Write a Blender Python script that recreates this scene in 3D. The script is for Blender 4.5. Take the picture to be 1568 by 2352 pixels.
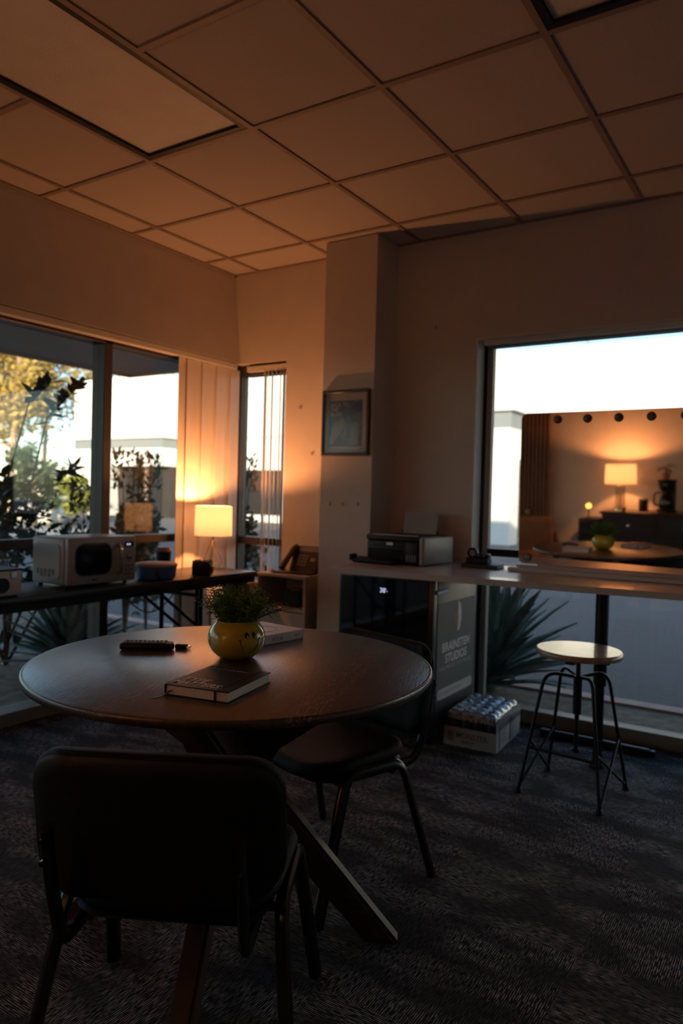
import bpy, bmesh, math, random
from mathutils import Vector, Matrix, Euler
for o in list(bpy.data.objects): bpy.data.objects.remove(o)
S = bpy.context.scene; COL = S.collection
PI = math.pi; rnd = random.Random(7)

# ---------------------------------------------------------------- camera
F_ = Vector((-0.543860, 0.838896, -0.021613)); UPW = Vector((0, 0, 1))
yaw, pitch, roll = 0.57516734, -0.02161471, 0.02691576
fw = Vector((-math.sin(yaw)*math.cos(pitch), math.cos(yaw)*math.cos(pitch), math.sin(pitch)))
r0 = Vector((math.cos(yaw), math.sin(yaw), 0)); u0 = r0.cross(fw)
rt = r0*math.cos(roll) + u0*math.sin(roll); up = -r0*math.sin(roll) + u0*math.cos(roll)
cd = bpy.data.cameras.new('camera'); cam = bpy.data.objects.new('camera', cd); COL.objects.link(cam)
cam.matrix_world = Matrix(((rt.x, up.x, -fw.x, 0), (rt.y, up.y, -fw.y, 0), (rt.z, up.z, -fw.z, 1.226), (0, 0, 0, 1)))
cd.sensor_fit = 'HORIZONTAL'; cd.sensor_width = 24.0; cd.lens = 24.0*1681.83/1568
cd.clip_start = 0.02; cd.clip_end = 500
cd.dof.use_dof = True; cd.dof.focus_distance = 1.75; cd.dof.aperture_fstop = 3.0
S.camera = cam

# ---------------------------------------------------------------- world, sun, exposure
W = bpy.data.worlds.new('sky'); S.world = W; W.use_nodes = True; nt = W.node_tree
bg = nt.nodes['Background']; sky = nt.nodes.new('ShaderNodeTexSky'); sky.sky_type = 'NISHITA'
sky.sun_disc = False; sky.sun_elevation = math.radians(14); sky.sun_rotation = math.radians(150); sky.air_density = 1.0; sky.dust_density = 0.6; sky.ozone_density = 2.5
nt.links.new(sky.outputs[0], bg.inputs[0]); bg.inputs[1].default_value = 0.31
sl = bpy.data.lights.new('sun', 'SUN'); so = bpy.data.objects.new('sun', sl); COL.objects.link(so)
sl.energy = 6.5; sl.color = (1.0, 0.86, 0.66); sl.angle = math.radians(0.6)
so.rotation_euler = Vector((-0.49, 0.835, -0.25)).to_track_quat('-Z', 'Y').to_euler()
LAMP_W = 23.0; LAMP2_W = 20.0; LAMP_COL = (1.0, 0.37, 0.12)
S.view_settings.view_transform = 'Standard'; S.view_settings.look = 'None'
S.view_settings.exposure = 0.5; S.view_settings.gamma = 1.0; S.view_settings.use_curve_mapping = False
S.cycles.max_bounces = 10; S.cycles.diffuse_bounces = 5; S.cycles.transparent_max_bounces = 16
S.cycles.use_denoising = True; S.cycles.sample_clamp_indirect = 4.0; S.cycles.caustics_reflective = False; S.cycles.caustics_refractive = False

# ---------------------------------------------------------------- materials
def mat(name, col, rough=.6, metal=0., spec=.5, var=.12, vscale=8., bump=0., bscale=60., coat=0., emit=None, estr=0., stretch=None, obj=True):
    m = bpy.data.materials.new(name); m.use_nodes = True; n = m.node_tree; b = n.nodes['Principled BSDF']
    b.inputs['Roughness'].default_value = rough; b.inputs['Metallic'].default_value = metal
    b.inputs['Specular IOR Level'].default_value = spec; b.inputs['Coat Weight'].default_value = coat
    tc = n.nodes.new('ShaderNodeTexCoord'); mp = n.nodes.new('ShaderNodeMapping')
    n.links.new(tc.outputs['Object'], mp.inputs[0])
    if stretch: mp.inputs['Scale'].default_value = stretch
    nz = n.nodes.new('ShaderNodeTexNoise'); nz.inputs['Scale'].default_value = vscale; nz.inputs['Detail'].default_value = 5
    n.links.new(mp.outputs[0], nz.inputs['Vector'])
    cr = n.nodes.new('ShaderNodeValToRGB'); e = cr.color_ramp.elements
    e[0].position = .3; e[1].position = .7
    e[0].color = tuple(c*(1-var) for c in col)+(1,); e[1].color = tuple(min(1, c*(1+var)) for c in col)+(1,)
    n.links.new(nz.outputs[0], cr.inputs[0]); n.links.new(cr.outputs[0], b.inputs['Base Color'])
    if bump:
        n2 = n.nodes.new('ShaderNodeTexNoise'); n2.inputs['Scale'].default_value = bscale; n.links.new(mp.outputs[0], n2.inputs['Vector'])
        bp = n.nodes.new('ShaderNodeBump'); bp.inputs['Strength'].default_value = bump; bp.inputs['Distance'].default_value = .004
        n.links.new(n2.outputs[0], bp.inputs['Height']); n.links.new(bp.outputs[0], b.inputs['Normal'])
    if emit: b.inputs['Emission Color'].default_value = emit+(1,); b.inputs['Emission Strength'].default_value = estr
    return m
def glassmat(name, tint, refl_col=(1, 1, 1), rough=0.0, ior=1.5, mult=1.0):
    m = bpy.data.materials.new(name); m.use_nodes = True; n = m.node_tree; n.nodes.clear()
    o = n.nodes.new('ShaderNodeOutputMaterial'); t = n.nodes.new('ShaderNodeBsdfTransparent'); t.inputs[0].default_value = tint+(1,)
    g = n.nodes.new('ShaderNodeBsdfGlossy'); g.inputs['Roughness'].default_value = rough; g.inputs[0].default_value = refl_col+(1,)
    # two-sided Schlick reflectance, the same from inside and outside the pane
    ge = n.nodes.new('ShaderNodeNewGeometry'); dt = n.nodes.new('ShaderNodeVectorMath'); dt.operation = 'DOT_PRODUCT'
    n.links.new(ge.outputs['Incoming'], dt.inputs[0]); n.links.new(ge.outputs['Normal'], dt.inputs[1])
    def mth(op, x, y=None):
        k = n.nodes.new('ShaderNodeMath'); k.operation = op
        if hasattr(x, 'links'): n.links.new(x, k.inputs[0])
        else: k.inputs[0].default_value = x
        if y is not None:
            if hasattr(y, 'links'): n.links.new(y, k.inputs[1])
            else: k.inputs[1].default_value = y
        return k.outputs[0]
    c5 = mth('POWER', mth('SUBTRACT', 1.0, mth('ABSOLUTE', dt.outputs['Value'])), 5.0); f0 = ((ior-1)/(ior+1))**2
    fr = mth('ADD', mth('MULTIPLY', c5, 1-f0), f0)
    mx = n.nodes.new('ShaderNodeMixShader'); ml = n.nodes.new('ShaderNodeMath'); ml.operation = 'MULTIPLY'; ml.inputs[1].default_value = mult; ml.use_clamp = True
    n.links.new(fr, ml.inputs[0])
    n.links.new(ml.outputs[0], mx.inputs[0]); n.links.new(t.outputs[0], mx.inputs[1]); n.links.new(g.outputs[0], mx.inputs[2]); n.links.new(mx.outputs[0], o.inputs[0])
    return m
def shademat(name, col):
    m = bpy.data.materials.new(name); m.use_nodes = True; n = m.node_tree; n.nodes.clear()
    o = n.nodes.new('ShaderNodeOutputMaterial'); d = n.nodes.new('ShaderNodeBsdfDiffuse'); t = n.nodes.new('ShaderNodeBsdfTranslucent'); mx = n.nodes.new('ShaderNodeMixShader')
    w = n.nodes.new('ShaderNodeTexNoise'); w.inputs['Scale'].default_value = 300
    tc = n.nodes.new('ShaderNodeTexCoord'); n.links.new(tc.outputs['Object'], w.inputs[0])
    cr = n.nodes.new('ShaderNodeValToRGB'); cr.color_ramp.elements[0].color = tuple(c*.92 for c in col)+(1,); cr.color_ramp.elements[1].color = col+(1,)
    n.links.new(w.outputs[0], cr.inputs[0]); n.links.new(cr.outputs[0], d.inputs[0]); n.links.new(cr.outputs[0], t.inputs[0])
    mx.inputs[0].default_value = .7; n.links.new(d.outputs[0], mx.inputs[1]); n.links.new(t.outputs[0], mx.inputs[2]); n.links.new(mx.outputs[0], o.inputs[0])
    return m
M = {}
M['wall'] = mat('wall_paint', (.62, .56, .52), .85, bump=.25, bscale=220, var=.03)
M['wallpale'] = mat('reveal_paint', (.68, .64, .58), .8, bump=.2, bscale=220, var=.03)
M['tile'] = mat('ceiling_tile', (.60, .53, .49), .92, bump=.9, bscale=420, var=.05, vscale=300)
M['grid'] = mat('grid_metal', (.30, .225, .185), .6, var=.03)
M['lens'] = mat('fixture_lens', (.78, .73, .67), .35, bump=.8, bscale=260, var=.04, spec=.6)
M['black'] = mat('black_paint', (.007, .007, .008), .5, spec=.35)
M['bronze'] = mat('bronze_anodised_metal', (.060, .050, .042), .45, metal=.2, var=.05)
M['framegrey'] = mat('grey_window_metal', (.30, .28, .25), .5, metal=.1, var=.05)
M['sillmet'] = mat('tan_sill_metal', (.34, .29, .22), .5, var=.05)
M['glass'] = glassmat('window_glass', (.88, .90, .89), mult=1.3)
M['blind'] = mat('vinyl_blind', (.74, .66, .60), .55, var=.04, vscale=3, stretch=(6, 6, .5))
M['vinyl'] = mat('black_vinyl', (.004, .004, .005), .55, bump=.4, bscale=500, spec=.16)
M['tubeblk'] = mat('black_steel_tube', (.010, .010, .011), .25, metal=.1)
M['fridge'] = mat('fridge_black', (.016, .016, .018), .35)
M['fridgeglass'] = mat('dark_door_glass', (.006, .008, .010), .04, spec=.7, var=.02)
M['fridgeside'] = mat('fridge_side_grey', (.055, .052, .050), .36, bump=.15, bscale=300)
M['stick'] = mat('sticker_grey', (.105, .10, .10), .5, var=.03)
M['stickl'] = mat('sticker_pale', (.50, .50, .48), .5, var=.03)
M['stickw'] = mat('sticker_white', (.82, .77, .75), .5, var=.03)
M['stickr'] = mat('sticker_red', (.34, .09, .085), .5, var=.2, vscale=20)
M['desk'] = mat('white_laminate', (.62, .58, .57), .30, var=.02, coat=.3)
M['white'] = mat('white_plastic', (.62, .60, .58), .4, var=.03)
M['cream'] = mat('microwave_enamel', (.36, .36, .34), .35, var=.03)
M['mwside'] = mat('microwave_side', (.38, .40, .43), .4, var=.03)
M['chrome'] = mat('chrome', (.7, .7, .7), .15, metal=1, var=.02)
M['brass'] = mat('brass', (.75, .52, .25), .25, metal=1, var=.05)
M['darkglass'] = mat('dark_glass', (.01, .01, .01), .1, var=.02)
M['display'] = mat('display_digits', (.5, .6, .9), .5, emit=(.55, .65, 1.0), estr=.55)
M['blue'] = mat('blue_plastic', (.04, .14, .40), .35, var=.05)
M['pink'] = mat('pinkish_lid', (.42, .30, .27), .5)
M['tabletop'] = None
M['folding'] = mat('dark_folding_top', (.018, .016, .016), .34, var=.2, bump=.1, bscale=100)
M['shade'] = shademat('lamp_shade_linen', (.88, .86, .84))
M['bulb'] = mat('lit_bulb', (1, .8, .5), .5, emit=(1.0, .55, .18), estr=12)
M['yellow'] = mat('yellow_ceramic', (.58, .42, .035), .13, var=.04, coat=.5)
M['ink'] = mat('black_ink', (.01, .008, .006), .4)
M['paper'] = mat('page_paper', (.82, .74, .66), .8, var=.08, vscale=40, stretch=(1, 1, 20))
M['bookblack'] = mat('book_cover', (.012, .010, .010), .5, var=.1, bump=.1, spec=.3)
M['bookink'] = mat('book_lettering', (.80, .68, .62), .5, var=.03)
M['whitebook'] = mat('white_book_cover', (.76, .73, .71), .45, var=.02)
M['greyink'] = mat('grey_ink', (.20, .18, .17), .5)
M['grass'] = mat('plastic_foliage', (.15, .25, .045), .4, var=.5, vscale=25)
M['soil'] = mat('soil', (.08, .055, .04), .95, var=.4, bump=1, bscale=60)
M['card'] = mat('grey_cardboard', (.36, .34, .33), .8, var=.06)
M['cardpr'] = mat('cardboard_print', (.08, .08, .09), .7)
M['wrap'] = glassmat('shrink_wrap', (.80, .86, .92), rough=.12, ior=1.6, mult=2.2)
_n = M['wrap'].node_tree; _o = [x for x in _n.nodes if x.type == 'OUTPUT_MATERIAL'][0]; _s = _o.inputs[0].links[0].from_socket; _d = _n.nodes.new('ShaderNodeBsdfDiffuse'); _d.inputs[0].default_value = (.62, .68, .76, 1)
_z = _n.nodes.new('ShaderNodeTexNoise'); _z.inputs['Scale'].default_value = 16; _r = _n.nodes.new('ShaderNodeValToRGB'); _r.color_ramp.elements[0].position = .42; _r.color_ramp.elements[1].position = .62; _r.color_ramp.elements[1].color = (.7, .7, .7, 1); _r.color_ramp.elements[0].color = (.08, .08, .08, 1)
_m = _n.nodes.new('ShaderNodeMixShader'); _n.links.new(_z.outputs[0], _r.inputs[0]); _n.links.new(_r.outputs[0], _m.inputs[0]); _n.links.new(_s, _m.inputs[1]); _n.links.new(_d.outputs[0], _m.inputs[2]); _n.links.new(_m.outputs[0], _o.inputs[0])
M['film'] = glassmat('clear_film', (.86, .90, .94), rough=.1, ior=1.5, mult=1.6)
M['can'] = mat('drink_can', (.03, .03, .04), .25, metal=.6)
M['cantop'] = mat('can_top', (.55, .57, .6), .3, metal=.9)
M['stoolwood'] = mat('pale_stool_wood', (.46, .36, .22), .24, coat=.6, spec=.8, var=.22, vscale=6, stretch=(1, 9, 1), bump=.3, bscale=60)
M['stoolmet'] = mat('stool_steel', (.03, .032, .034), .4, metal=.6)
M['walnut'] = mat('walnut_leg', (.050, .020, .010), .48, var=.3, vscale=14, stretch=(1, 1, 6))
M['framewood'] = mat('dark_frame_wood', (.035, .016, .008), .4)
M['matboard'] = mat('mat_board', (.44, .38, .36), .7, var=.03)
M['art'] = None
M['printer'] = mat('printer_black', (.012, .010, .010), .5, spec=.3)
M['printerside'] = mat('printer_side', (.33, .32, .27), .45)
M['phone'] = mat('phone_black', (.020, .014, .012), .4)
M['shelf'] = mat('shelf_laminate', (.46, .39, .35), .5, var=.03)
M['dresser'] = mat('dark_dresser', (.022, .018, .020), .45, var=.2)
M['dressertop'] = mat('dresser_top', (.05, .028, .020), .3, var=.2, stretch=(1, 8, 1))
M['slat'] = mat('brown_curtain', (.20, .10, .062), .7, var=.1)
M['tan'] = mat('tan_leather', (.34, .17, .075), .5, bump=.3)
M['terracotta'] = mat('terracotta', (.30, .14, .07), .7)
M['leaf'] = mat('green_leaf', (.07, .12, .03), .45, var=.3)
M['leafdark'] = mat('dark_shrub_leaf', (.045, .065, .030), .4, var=.4, vscale=5)
M['shrub'] = mat('shrub_leaf', (.06, .085, .035), .5, var=.5, vscale=6)
M['gold'] = mat('golden_tree_leaf', (.42, .29, .075), .6, var=.45, vscale=1.2)
M['bush'] = mat('yellow_green_bush', (.34, .34, .06), .6, var=.4, vscale=2)
M['agave'] = mat('blue_green_blade', (.085, .135, .12), .5, var=.3, vscale=10)
M['trunk'] = mat('pale_bark', (.48, .31, .20), .8, var=.3, vscale=4)
M['twig'] = mat('twig', (.10, .07, .05), .8)
M['stucco'] = mat('white_stucco', (.80, .77, .70), .9, var=.03, bump=.3, bscale=30)
M['greyband'] = mat('grey_band_stucco', (.25, .27, .27), .9, var=.03)
M['recess'] = mat('entry_painted_shade', (.045, .032, .024), .8, var=.15)  # overhang shade put into the entry wall colour as dark brown
M['bluepaint'] = mat('blue_grey_paint', (.22, .27, .34), .8)
M['asphalt'] = mat('asphalt', (.125, .118, .115), .9, var=.12, vscale=.8, bump=.5, bscale=80)
M['dirt'] = mat('mulch_dirt', (.20, .165, .125), .95, var=.45, vscale=14, bump=1, bscale=40)
M['kerb'] = mat('pale_kerb', (.62, .43, .37), .85, var=.1)
M['far'] = mat('far_pavement', (.44, .40, .34), .9, var=.1, vscale=.6)
M['eave'] = mat('eave_soffit', (.52, .42, .34), .8, var=.04)
M['eavedark'] = mat('shaded_window', (.03, .028, .026), .8, spec=.1)
M['rock'] = mat('boulder', (.62, .58, .50), .9, var=.2, bump=1, bscale=6)
M['bin'] = mat('bin_black', (.02, .018, .017), .5)
M['liner'] = mat('grey_bag', (.16, .14, .13), .5)

def carpet():
    m = bpy.data.materials.new('carpet'); m.use_nodes = True; n = m.node_tree; b = n.nodes['Principled BSDF']; L = n.links
    b.inputs['Roughness'].default_value = .95; b.inputs['Specular IOR Level'].default_value = .15
    tc = n.nodes.new('ShaderNodeTexCoord')
    def noise(scale, st, rot=0., det=3):
        mp = n.nodes.new('ShaderNodeMapping'); mp.inputs['Scale'].default_value = st; mp.inputs['Rotation'].default_value = (0, 0, rot); L.new(tc.outputs['Object'], mp.inputs[0])
        z = n.nodes.new('ShaderNodeTexNoise'); z.inputs['Scale'].default_value = scale; z.inputs['Detail'].default_value = det; L.new(mp.outputs[0], z.inputs[0]); return z
    # short dashes of lighter yarn, turned a quarter from one carpet tile to the next
    a0 = noise(70, (.55, 4.0, 1), det=2); c0 = noise(70, (4.0, .55, 1), det=2)
    def ribs(nz, d):
        w_ = n.nodes.new('ShaderNodeTexWave'); w_.wave_type = 'BANDS'; w_.bands_direction = d; w_.inputs['Scale'].default_value = 55; w_.inputs['Distortion'].default_value = .6; w_.inputs['Detail Scale'].default_value = 8; L.new(tc.outputs['Object'], w_.inputs[0])
        k = n.nodes.new('ShaderNodeMath'); k.operation = 'MULTIPLY_ADD'; k.inputs[1].default_value = .22; L.new(w_.outputs['Fac'], k.inputs[0]); L.new(nz.outputs[0], k.inputs[2]); return k
    a = ribs(a0, 'Y'); c = ribs(c0, 'X'); blot = noise(4.0, (1, 2.2, 1), det=6); blot2 = noise(1.1, (1, 1, 1))
    ck = n.nodes.new('ShaderNodeTexChecker'); ck.inputs['Scale'].default_value = 2.0; L.new(tc.outputs['Object'], ck.inputs[0])
    mx = n.nodes.new('ShaderNodeMix'); mx.data_type = 'FLOAT'; L.new(ck.outputs['Fac'], mx.inputs[0]); L.new(a.outputs[0], mx.inputs[2]); L.new(c.outputs[0], mx.inputs[3])
    r1 = n.nodes.new('ShaderNodeValToRGB'); r1.color_ramp.elements[0].position = .60; r1.color_ramp.elements[1].position = .76; L.new(mx.outputs[0], r1.inputs[0])
    r2 = n.nodes.new('ShaderNodeValToRGB'); r2.color_ramp.elements[0].position = .42; r2.color_ramp.elements[1].position = .60; L.new(blot.outputs[0], r2.inputs[0])
    r2.color_ramp.elements[0].color = (.18, .18, .18, 1)
    mu = n.nodes.new('ShaderNodeMix'); mu.data_type = 'RGBA'; mu.blend_type = 'MULTIPLY'; mu.inputs[0].default_value = 1; L.new(r1.outputs[0], mu.inputs[6]); L.new(r2.outputs[0], mu.inputs[7])
    cl = n.nodes.new('ShaderNodeMix'); cl.data_type = 'RGBA'; L.new(mu.outputs[2], cl.inputs[0]); cl.inputs[6].default_value = (.030, .029, .031, 1); cl.inputs[7].default_value = (.50, .48, .475, 1)
    L.new(cl.outputs[2], b.inputs['Base Color'])
    bp = n.nodes.new('ShaderNodeBump'); bp.inputs['Strength'].default_value = .8; bp.inputs['Distance'].default_value = .006; L.new(mx.outputs[0], bp.inputs['Height']); L.new(bp.outputs[0], b.inputs['Normal'])
    return m
def woodtop():
    m = bpy.data.materials.new('brushed_walnut'); m.use_nodes = True; n = m.node_tree; b = n.nodes['Principled BSDF']; L = n.links
    tc = n.nodes.new('ShaderNodeTexCoord')
    def noise(scale, st, det=4):
        r = n.nodes.new('ShaderNodeMapping'); r.inputs['Rotation'].default_value = (0, 0, math.radians(-18)); L.new(tc.outputs['Object'], r.inputs[0])
        mp = n.nodes.new('ShaderNodeMapping'); mp.inputs['Scale'].default_value = st; L.new(r.outputs[0], mp.inputs[0])
        z = n.nodes.new('ShaderNodeTexNoise'); z.inputs['Scale'].default_value = scale; z.inputs['Detail'].default_value = det; L.new(mp.outputs[0], z.inputs[0]); return z
    g = noise(11, (9, .35, 1)); p = noise(130, (3.6, .28, 1), 2); bl = noise(2.2, (4.2, .16, 1), 3)
    r1 = n.nodes.new('ShaderNodeValToRGB'); e = r1.color_ramp.elements; e[0].position = .3; e[1].position = .75; e[0].color = (.022, .0085, .0045, 1); e[1].color = (.078, .032, .015, 1); L.new(g.outputs[0], r1.inputs[0])
    r2 = n.nodes.new('ShaderNodeValToRGB'); e = r2.color_ramp.elements; e[0].position = .57; e[1].position = .64; L.new(p.outputs[0], r2.inputs[0])
    r3 = n.nodes.new('ShaderNodeValToRGB'); e = r3.color_ramp.elements; e[0].position = .52; e[1].position = .60; L.new(bl.outputs[0], r3.inputs[0])
    mu = n.nodes.new('ShaderNodeMath'); mu.operation = 'MULTIPLY'; L.new(r2.outputs[0], mu.inputs[0]); L.new(r3.outputs[0], mu.inputs[1])
    cl = n.nodes.new('ShaderNodeMix'); cl.data_type = 'RGBA'; L.new(mu.outputs[0], cl.inputs[0]); L.new(r1.outputs[0], cl.inputs[6]); cl.inputs[7].default_value = (.30, .20, .145, 1)
    L.new(cl.outputs[2], b.inputs['Base Color']); b.inputs['Roughness'].default_value = .40; b.inputs['Specular IOR Level'].default_value = .7; b.inputs['Coat Weight'].default_value = .75; b.inputs['Coat Roughness'].default_value = .22; b.inputs['Coat IOR'].default_value = 1.6
    bp = n.nodes.new('ShaderNodeBump'); bp.inputs['Strength'].default_value = .35; bp.inputs['Distance'].default_value = .0015; L.new(p.outputs[0], bp.inputs['Height']); L.new(bp.outputs[0], b.inputs['Normal']); L.new(bp.outputs[0], b.inputs['Coat Normal'])
    return m
def mirrormat():
    m = bpy.data.materials.new('mirror_silver'); m.use_nodes = True; b = m.node_tree.nodes['Principled BSDF']
    b.inputs['Base Color'].default_value = (.86, .80, .72, 1); b.inputs['Metallic'].default_value = 1; b.inputs['Roughness'].default_value = .025
    return m
def artmat():
    m = bpy.data.materials.new('poster_print'); m.use_nodes = True; n = m.node_tree; b = n.nodes['Principled BSDF']; L = n.links
    tc = n.nodes.new('ShaderNodeTexCoord'); z = n.nodes.new('ShaderNodeTexNoise'); z.inputs['Scale'].default_value = 14; z.inputs['Distortion'].default_value = 1.2; L.new(tc.outputs['Object'], z.inputs[0])
    r = n.nodes.new('ShaderNodeValToRGB'); e = r.color_ramp.elements; e[0].color = (.040, .040, .085, 1); e[0].position = .40; e[1].color = (.12, .12, .14, 1); e[1].position = .68
    L.new(z.outputs[0], r.inputs[0]); L.new(r.outputs[0], b.inputs['Base Color']); b.inputs['Roughness'].default_value = .5
    return m
M['carpet'] = carpet(); M['tabletop'] = woodtop(); M['mirror'] = mirrormat(); M['art'] = artmat()
M['artpale'] = mat('poster_pale_shape', (.17, .17, .155), .5, var=.15, vscale=30)
M['posterglass'] = glassmat('poster_glass', (.96, .96, .96), rough=.12, mult=.45)
M['clear'] = glassmat('clear_glass', (.86, .84, .80), mult=1.6)

# ---------------------------------------------------------------- mesh builder
class MB:
    def __init__(s): s.v = []; s.f = []
    def add(s, vs, fs, mtx=None):
        b = len(s.v)
        s.v += [tuple(mtx @ Vector(p)) if mtx else tuple(p) for p in vs]
        s.f += [tuple(i+b for i in f) for f in fs]; return s
    def box(s, x0, x1, y0, y1, z0, z1, mtx=None):
        vs = [(x, y, z) for z in (z0, z1) for y in (y0, y1) for x in (x0, x1)]
        return s.add(vs, [(0, 2, 3, 1), (4, 5, 7, 6), (0, 1, 5, 4), (2, 6, 7, 3), (0, 4, 6, 2), (1, 3, 7, 5)], mtx)
    def rbox(s, x0, x1, y0, y1, z0, z1, r=.01, seg=2, mtx=None):
        bm = bmesh.new(); bmesh.ops.create_cube(bm, size=1)
        for v in bm.verts: v.co = Vector(((x0+x1)/2+v.co.x*(x1-x0), (y0+y1)/2+v.co.y*(y1-y0), (z0+z1)/2+v.co.z*(z1-z0)))
        bmesh.ops.bevel(bm, geom=list(bm.edges), offset=r, segments=seg, affect='EDGES', profile=.5)
        bm.verts.index_update(); s.add([v.co[:] for v in bm.verts], [[v.index for v in f.verts] for f in bm.faces], mtx); bm.free(); return s
    def tube(s, path, r, n=8, caps=True, closed=False, flat=1.0, mtx=None):
        P = [Vector(p) for p in path]; k = len(P); rs = r if isinstance(r, (list, tuple)) else [r]*k
        vs = []; nrm = None
        for i in range(k):
            a = P[i-1] if (i > 0 or closed) else P[i]; c = P[(i+1) % k] if (i < k-1 or closed) else P[i]
            t = (c-a).normalized()
            if nrm is None: nrm = t.orthogonal().normalized() if abs(t.z) > .9 else t.cross(Vector((0, 0, 1))).normalized()
            nrm = (nrm - t*nrm.dot(t)).normalized(); bn = t.cross(nrm)
            for j in range(n):
                a_ = 2*PI*j/n; vs.append(P[i]+(nrm*math.cos(a_)+bn*math.sin(a_)*flat)*rs[i])
        fs = []
        for i in range(k if closed else k-1):
            for j in range(n):
                i2 = (i+1) % k; fs.append((i*n+j, i*n+(j+1) % n, i2*n+(j+1) % n, i2*n+j))
        if caps and not closed: fs += [tuple(range(n-1, -1, -1)), tuple(range((k-1)*n, k*n))]
        return s.add(vs, fs, mtx)
    def lathe(s, prof, c=(0, 0, 0), n=32, mtx=None, caps=True):
        vs = []; fs = []; k = len(prof)
        for r, z in prof:
            for j in range(n):
                a = 2*PI*j/n; vs.append((c[0]+r*math.cos(a), c[1]+r*math.sin(a), c[2]+z))
        for i in range(k-1):
            for j in range(n): fs.append((i*n+j, i*n+(j+1) % n, (i+1)*n+(j+1) % n, (i+1)*n+j))
        if caps: fs += [tuple(range(n-1, -1, -1)), tuple(range((k-1)*n, k*n))]
        return s.add(vs, fs, mtx)
    def prism(s, poly, z0, z1, mtx=None):
        n = len(poly); vs = [(x, y, z0) for x, y in poly]+[(x, y, z1) for x, y in poly]
        fs = [tuple(range(n-1, -1, -1)), tuple(range(n, 2*n))]+[(i, (i+1) % n, n+(i+1) % n, n+i) for i in range(n)]
        return s.add(vs, fs, mtx)
    def pillow(s, w, h, r, levels, warp=None, mtx=None, dome=0.0, n=6):
        """levels: (inset, z) from bottom to top; caps are grids of rings"""
        rings = []
        L = [(w/2*.0, levels[0][1])] if False else []
        def ring(ins, z): return [(x, y, z) for x, y in rrect(w-2*ins, h-2*ins, max(r-ins, .004), n)]
        lv = [(min(w, h)*.46, levels[0][1]-dome), (min(w, h)*.3, levels[0][1]-dome*.8), (min(w, h)*.12, levels[0][1]-dome*.35)]+list(levels)+[(min(w, h)*.12, levels[-1][1]+dome*.35), (min(w, h)*.3, levels[-1][1]+dome*.8), (min(w, h)*.46, levels[-1][1]+dome)]
        vs = []; fs = []
        for i, z in lv: vs += ring(i, z)
        k = len(ring(0, 0))
        for a in range(len(lv)-1):
            for j in range(k): fs.append((a*k+j, a*k+(j+1) % k, (a+1)*k+(j+1) % k, (a+1)*k+j))
        fs += [tuple(range(k-1, -1, -1)), tuple(range((len(lv)-1)*k, len(lv)*k))]
        if warp: vs = [warp(*p) for p in vs]
        return s.add(vs, fs, mtx)
    def mesh(s, name, m, smooth=40):
        me = bpy.data.meshes.new(name); me.from_pydata([tuple(p) for p in s.v], [], s.f); me.update()
        bm = bmesh.new(); bm.from_mesh(me); bmesh.ops.recalc_face_normals(bm, faces=bm.faces); bm.to_mesh(me); bm.free()
        if smooth:
            for p in me.polygons: p.use_smooth = True
            me.set_sharp_from_angle(angle=math.radians(smooth))
        me.materials.append(m); return me
    def build(s, name, m, parent=None, smooth=40, loc=None):
        return link(name, s.mesh(name, m, smooth), parent, loc)
def link(name, me, parent=None, loc=None, rot=None, scale=None):
    o = bpy.data.objects.new(name, me); COL.objects.link(o)
    if parent: o.parent = parent
    if loc is not None: o.location = loc
    if rot is not None: o.rotation_euler = rot
    if scale is not None: o.scale = scale if hasattr(scale, '__len__') else (scale,)*3
    return o
def rrect(w, h, r, n=5):
    out = []
    for cx, cy, a0 in ((w/2-r, h/2-r, 0), (-w/2+r, h/2-r, 90), (-w/2+r, -h/2+r, 180), (w/2-r, -h/2+r, 270)):
        for i in range(n+1):
            a = math.radians(a0+90*i/n); out.append((cx+r*math.cos(a), cy+r*math.sin(a)))
    return out
def arc(pts, r, n=5):
    """polyline with rounded corners"""
    P = [Vector(p) for p in pts]; out = [P[0]]
    for i in range(1, len(P)-1):
        a = (P[i-1]-P[i]); b = (P[i+1]-P[i]); d = min(r, a.length*.49, b.length*.49); A = P[i]+a.normalized()*d; B = P[i]+b.normalized()*d
        for k in range(n+1):
            t = k/n; out.append(A*(1-t)**2+P[i]*2*t*(1-t)+B*t**2)
    out.append(P[-1]); return out
def thing(name, label, cat, loc=(0, 0, 0), rz=0, group=None, kind=None):
    o = bpy.data.objects.new(name, None); COL.objects.link(o); o.location = loc; o.rotation_euler = (0, 0, rz); o.empty_display_size = .05
    return tag(o, label, cat, group, kind)
def tag(o, label=None, cat=None, group=None, kind=None):
    if label: o['label'] = label
    if cat: o['category'] = cat
    if group: o['group'] = group
    if kind: o['kind'] = kind
    return o
def struct(name, label, cat, loc=(0, 0, 0)): return thing(name, label, cat, loc, kind='structure')
def text(s, size, m, parent, name='lettering', mtx=None, bold=0.0, align='LEFT', shear=0., ext=.0003, sx=1.0, space=1.0):
    c = bpy.data.curves.new(name, 'FONT'); c.body = s; c.size = size; c.extrude = ext; c.offset = bold; c.align_x = align; c.shear = shear; c.space_character = space; c.resolution_u = 3
    t = bpy.data.objects.new('tmp', c); COL.objects.link(t)
    me = bpy.data.meshes.new_from_object(t.evaluated_get(bpy.context.evaluated_depsgraph_get())); bpy.data.objects.remove(t)
    me.transform(Matrix.Diagonal((sx, 1, 1, 1)))
    if mtx: me.transform(mtx)
    me.materials.clear(); me.materials.append(m); me.name = name
    return link(name, me, parent)
def T(x, y, z, rx=0, ry=0, rz=0): return Matrix.Translation((x, y, z)) @ Euler((rx, ry, rz)).to_matrix().to_4x4()
FRONT = lambda x, y, z: T(x, y, z, PI/2, 0, 0)          # flat things standing in the xz plane, read from -y
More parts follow.
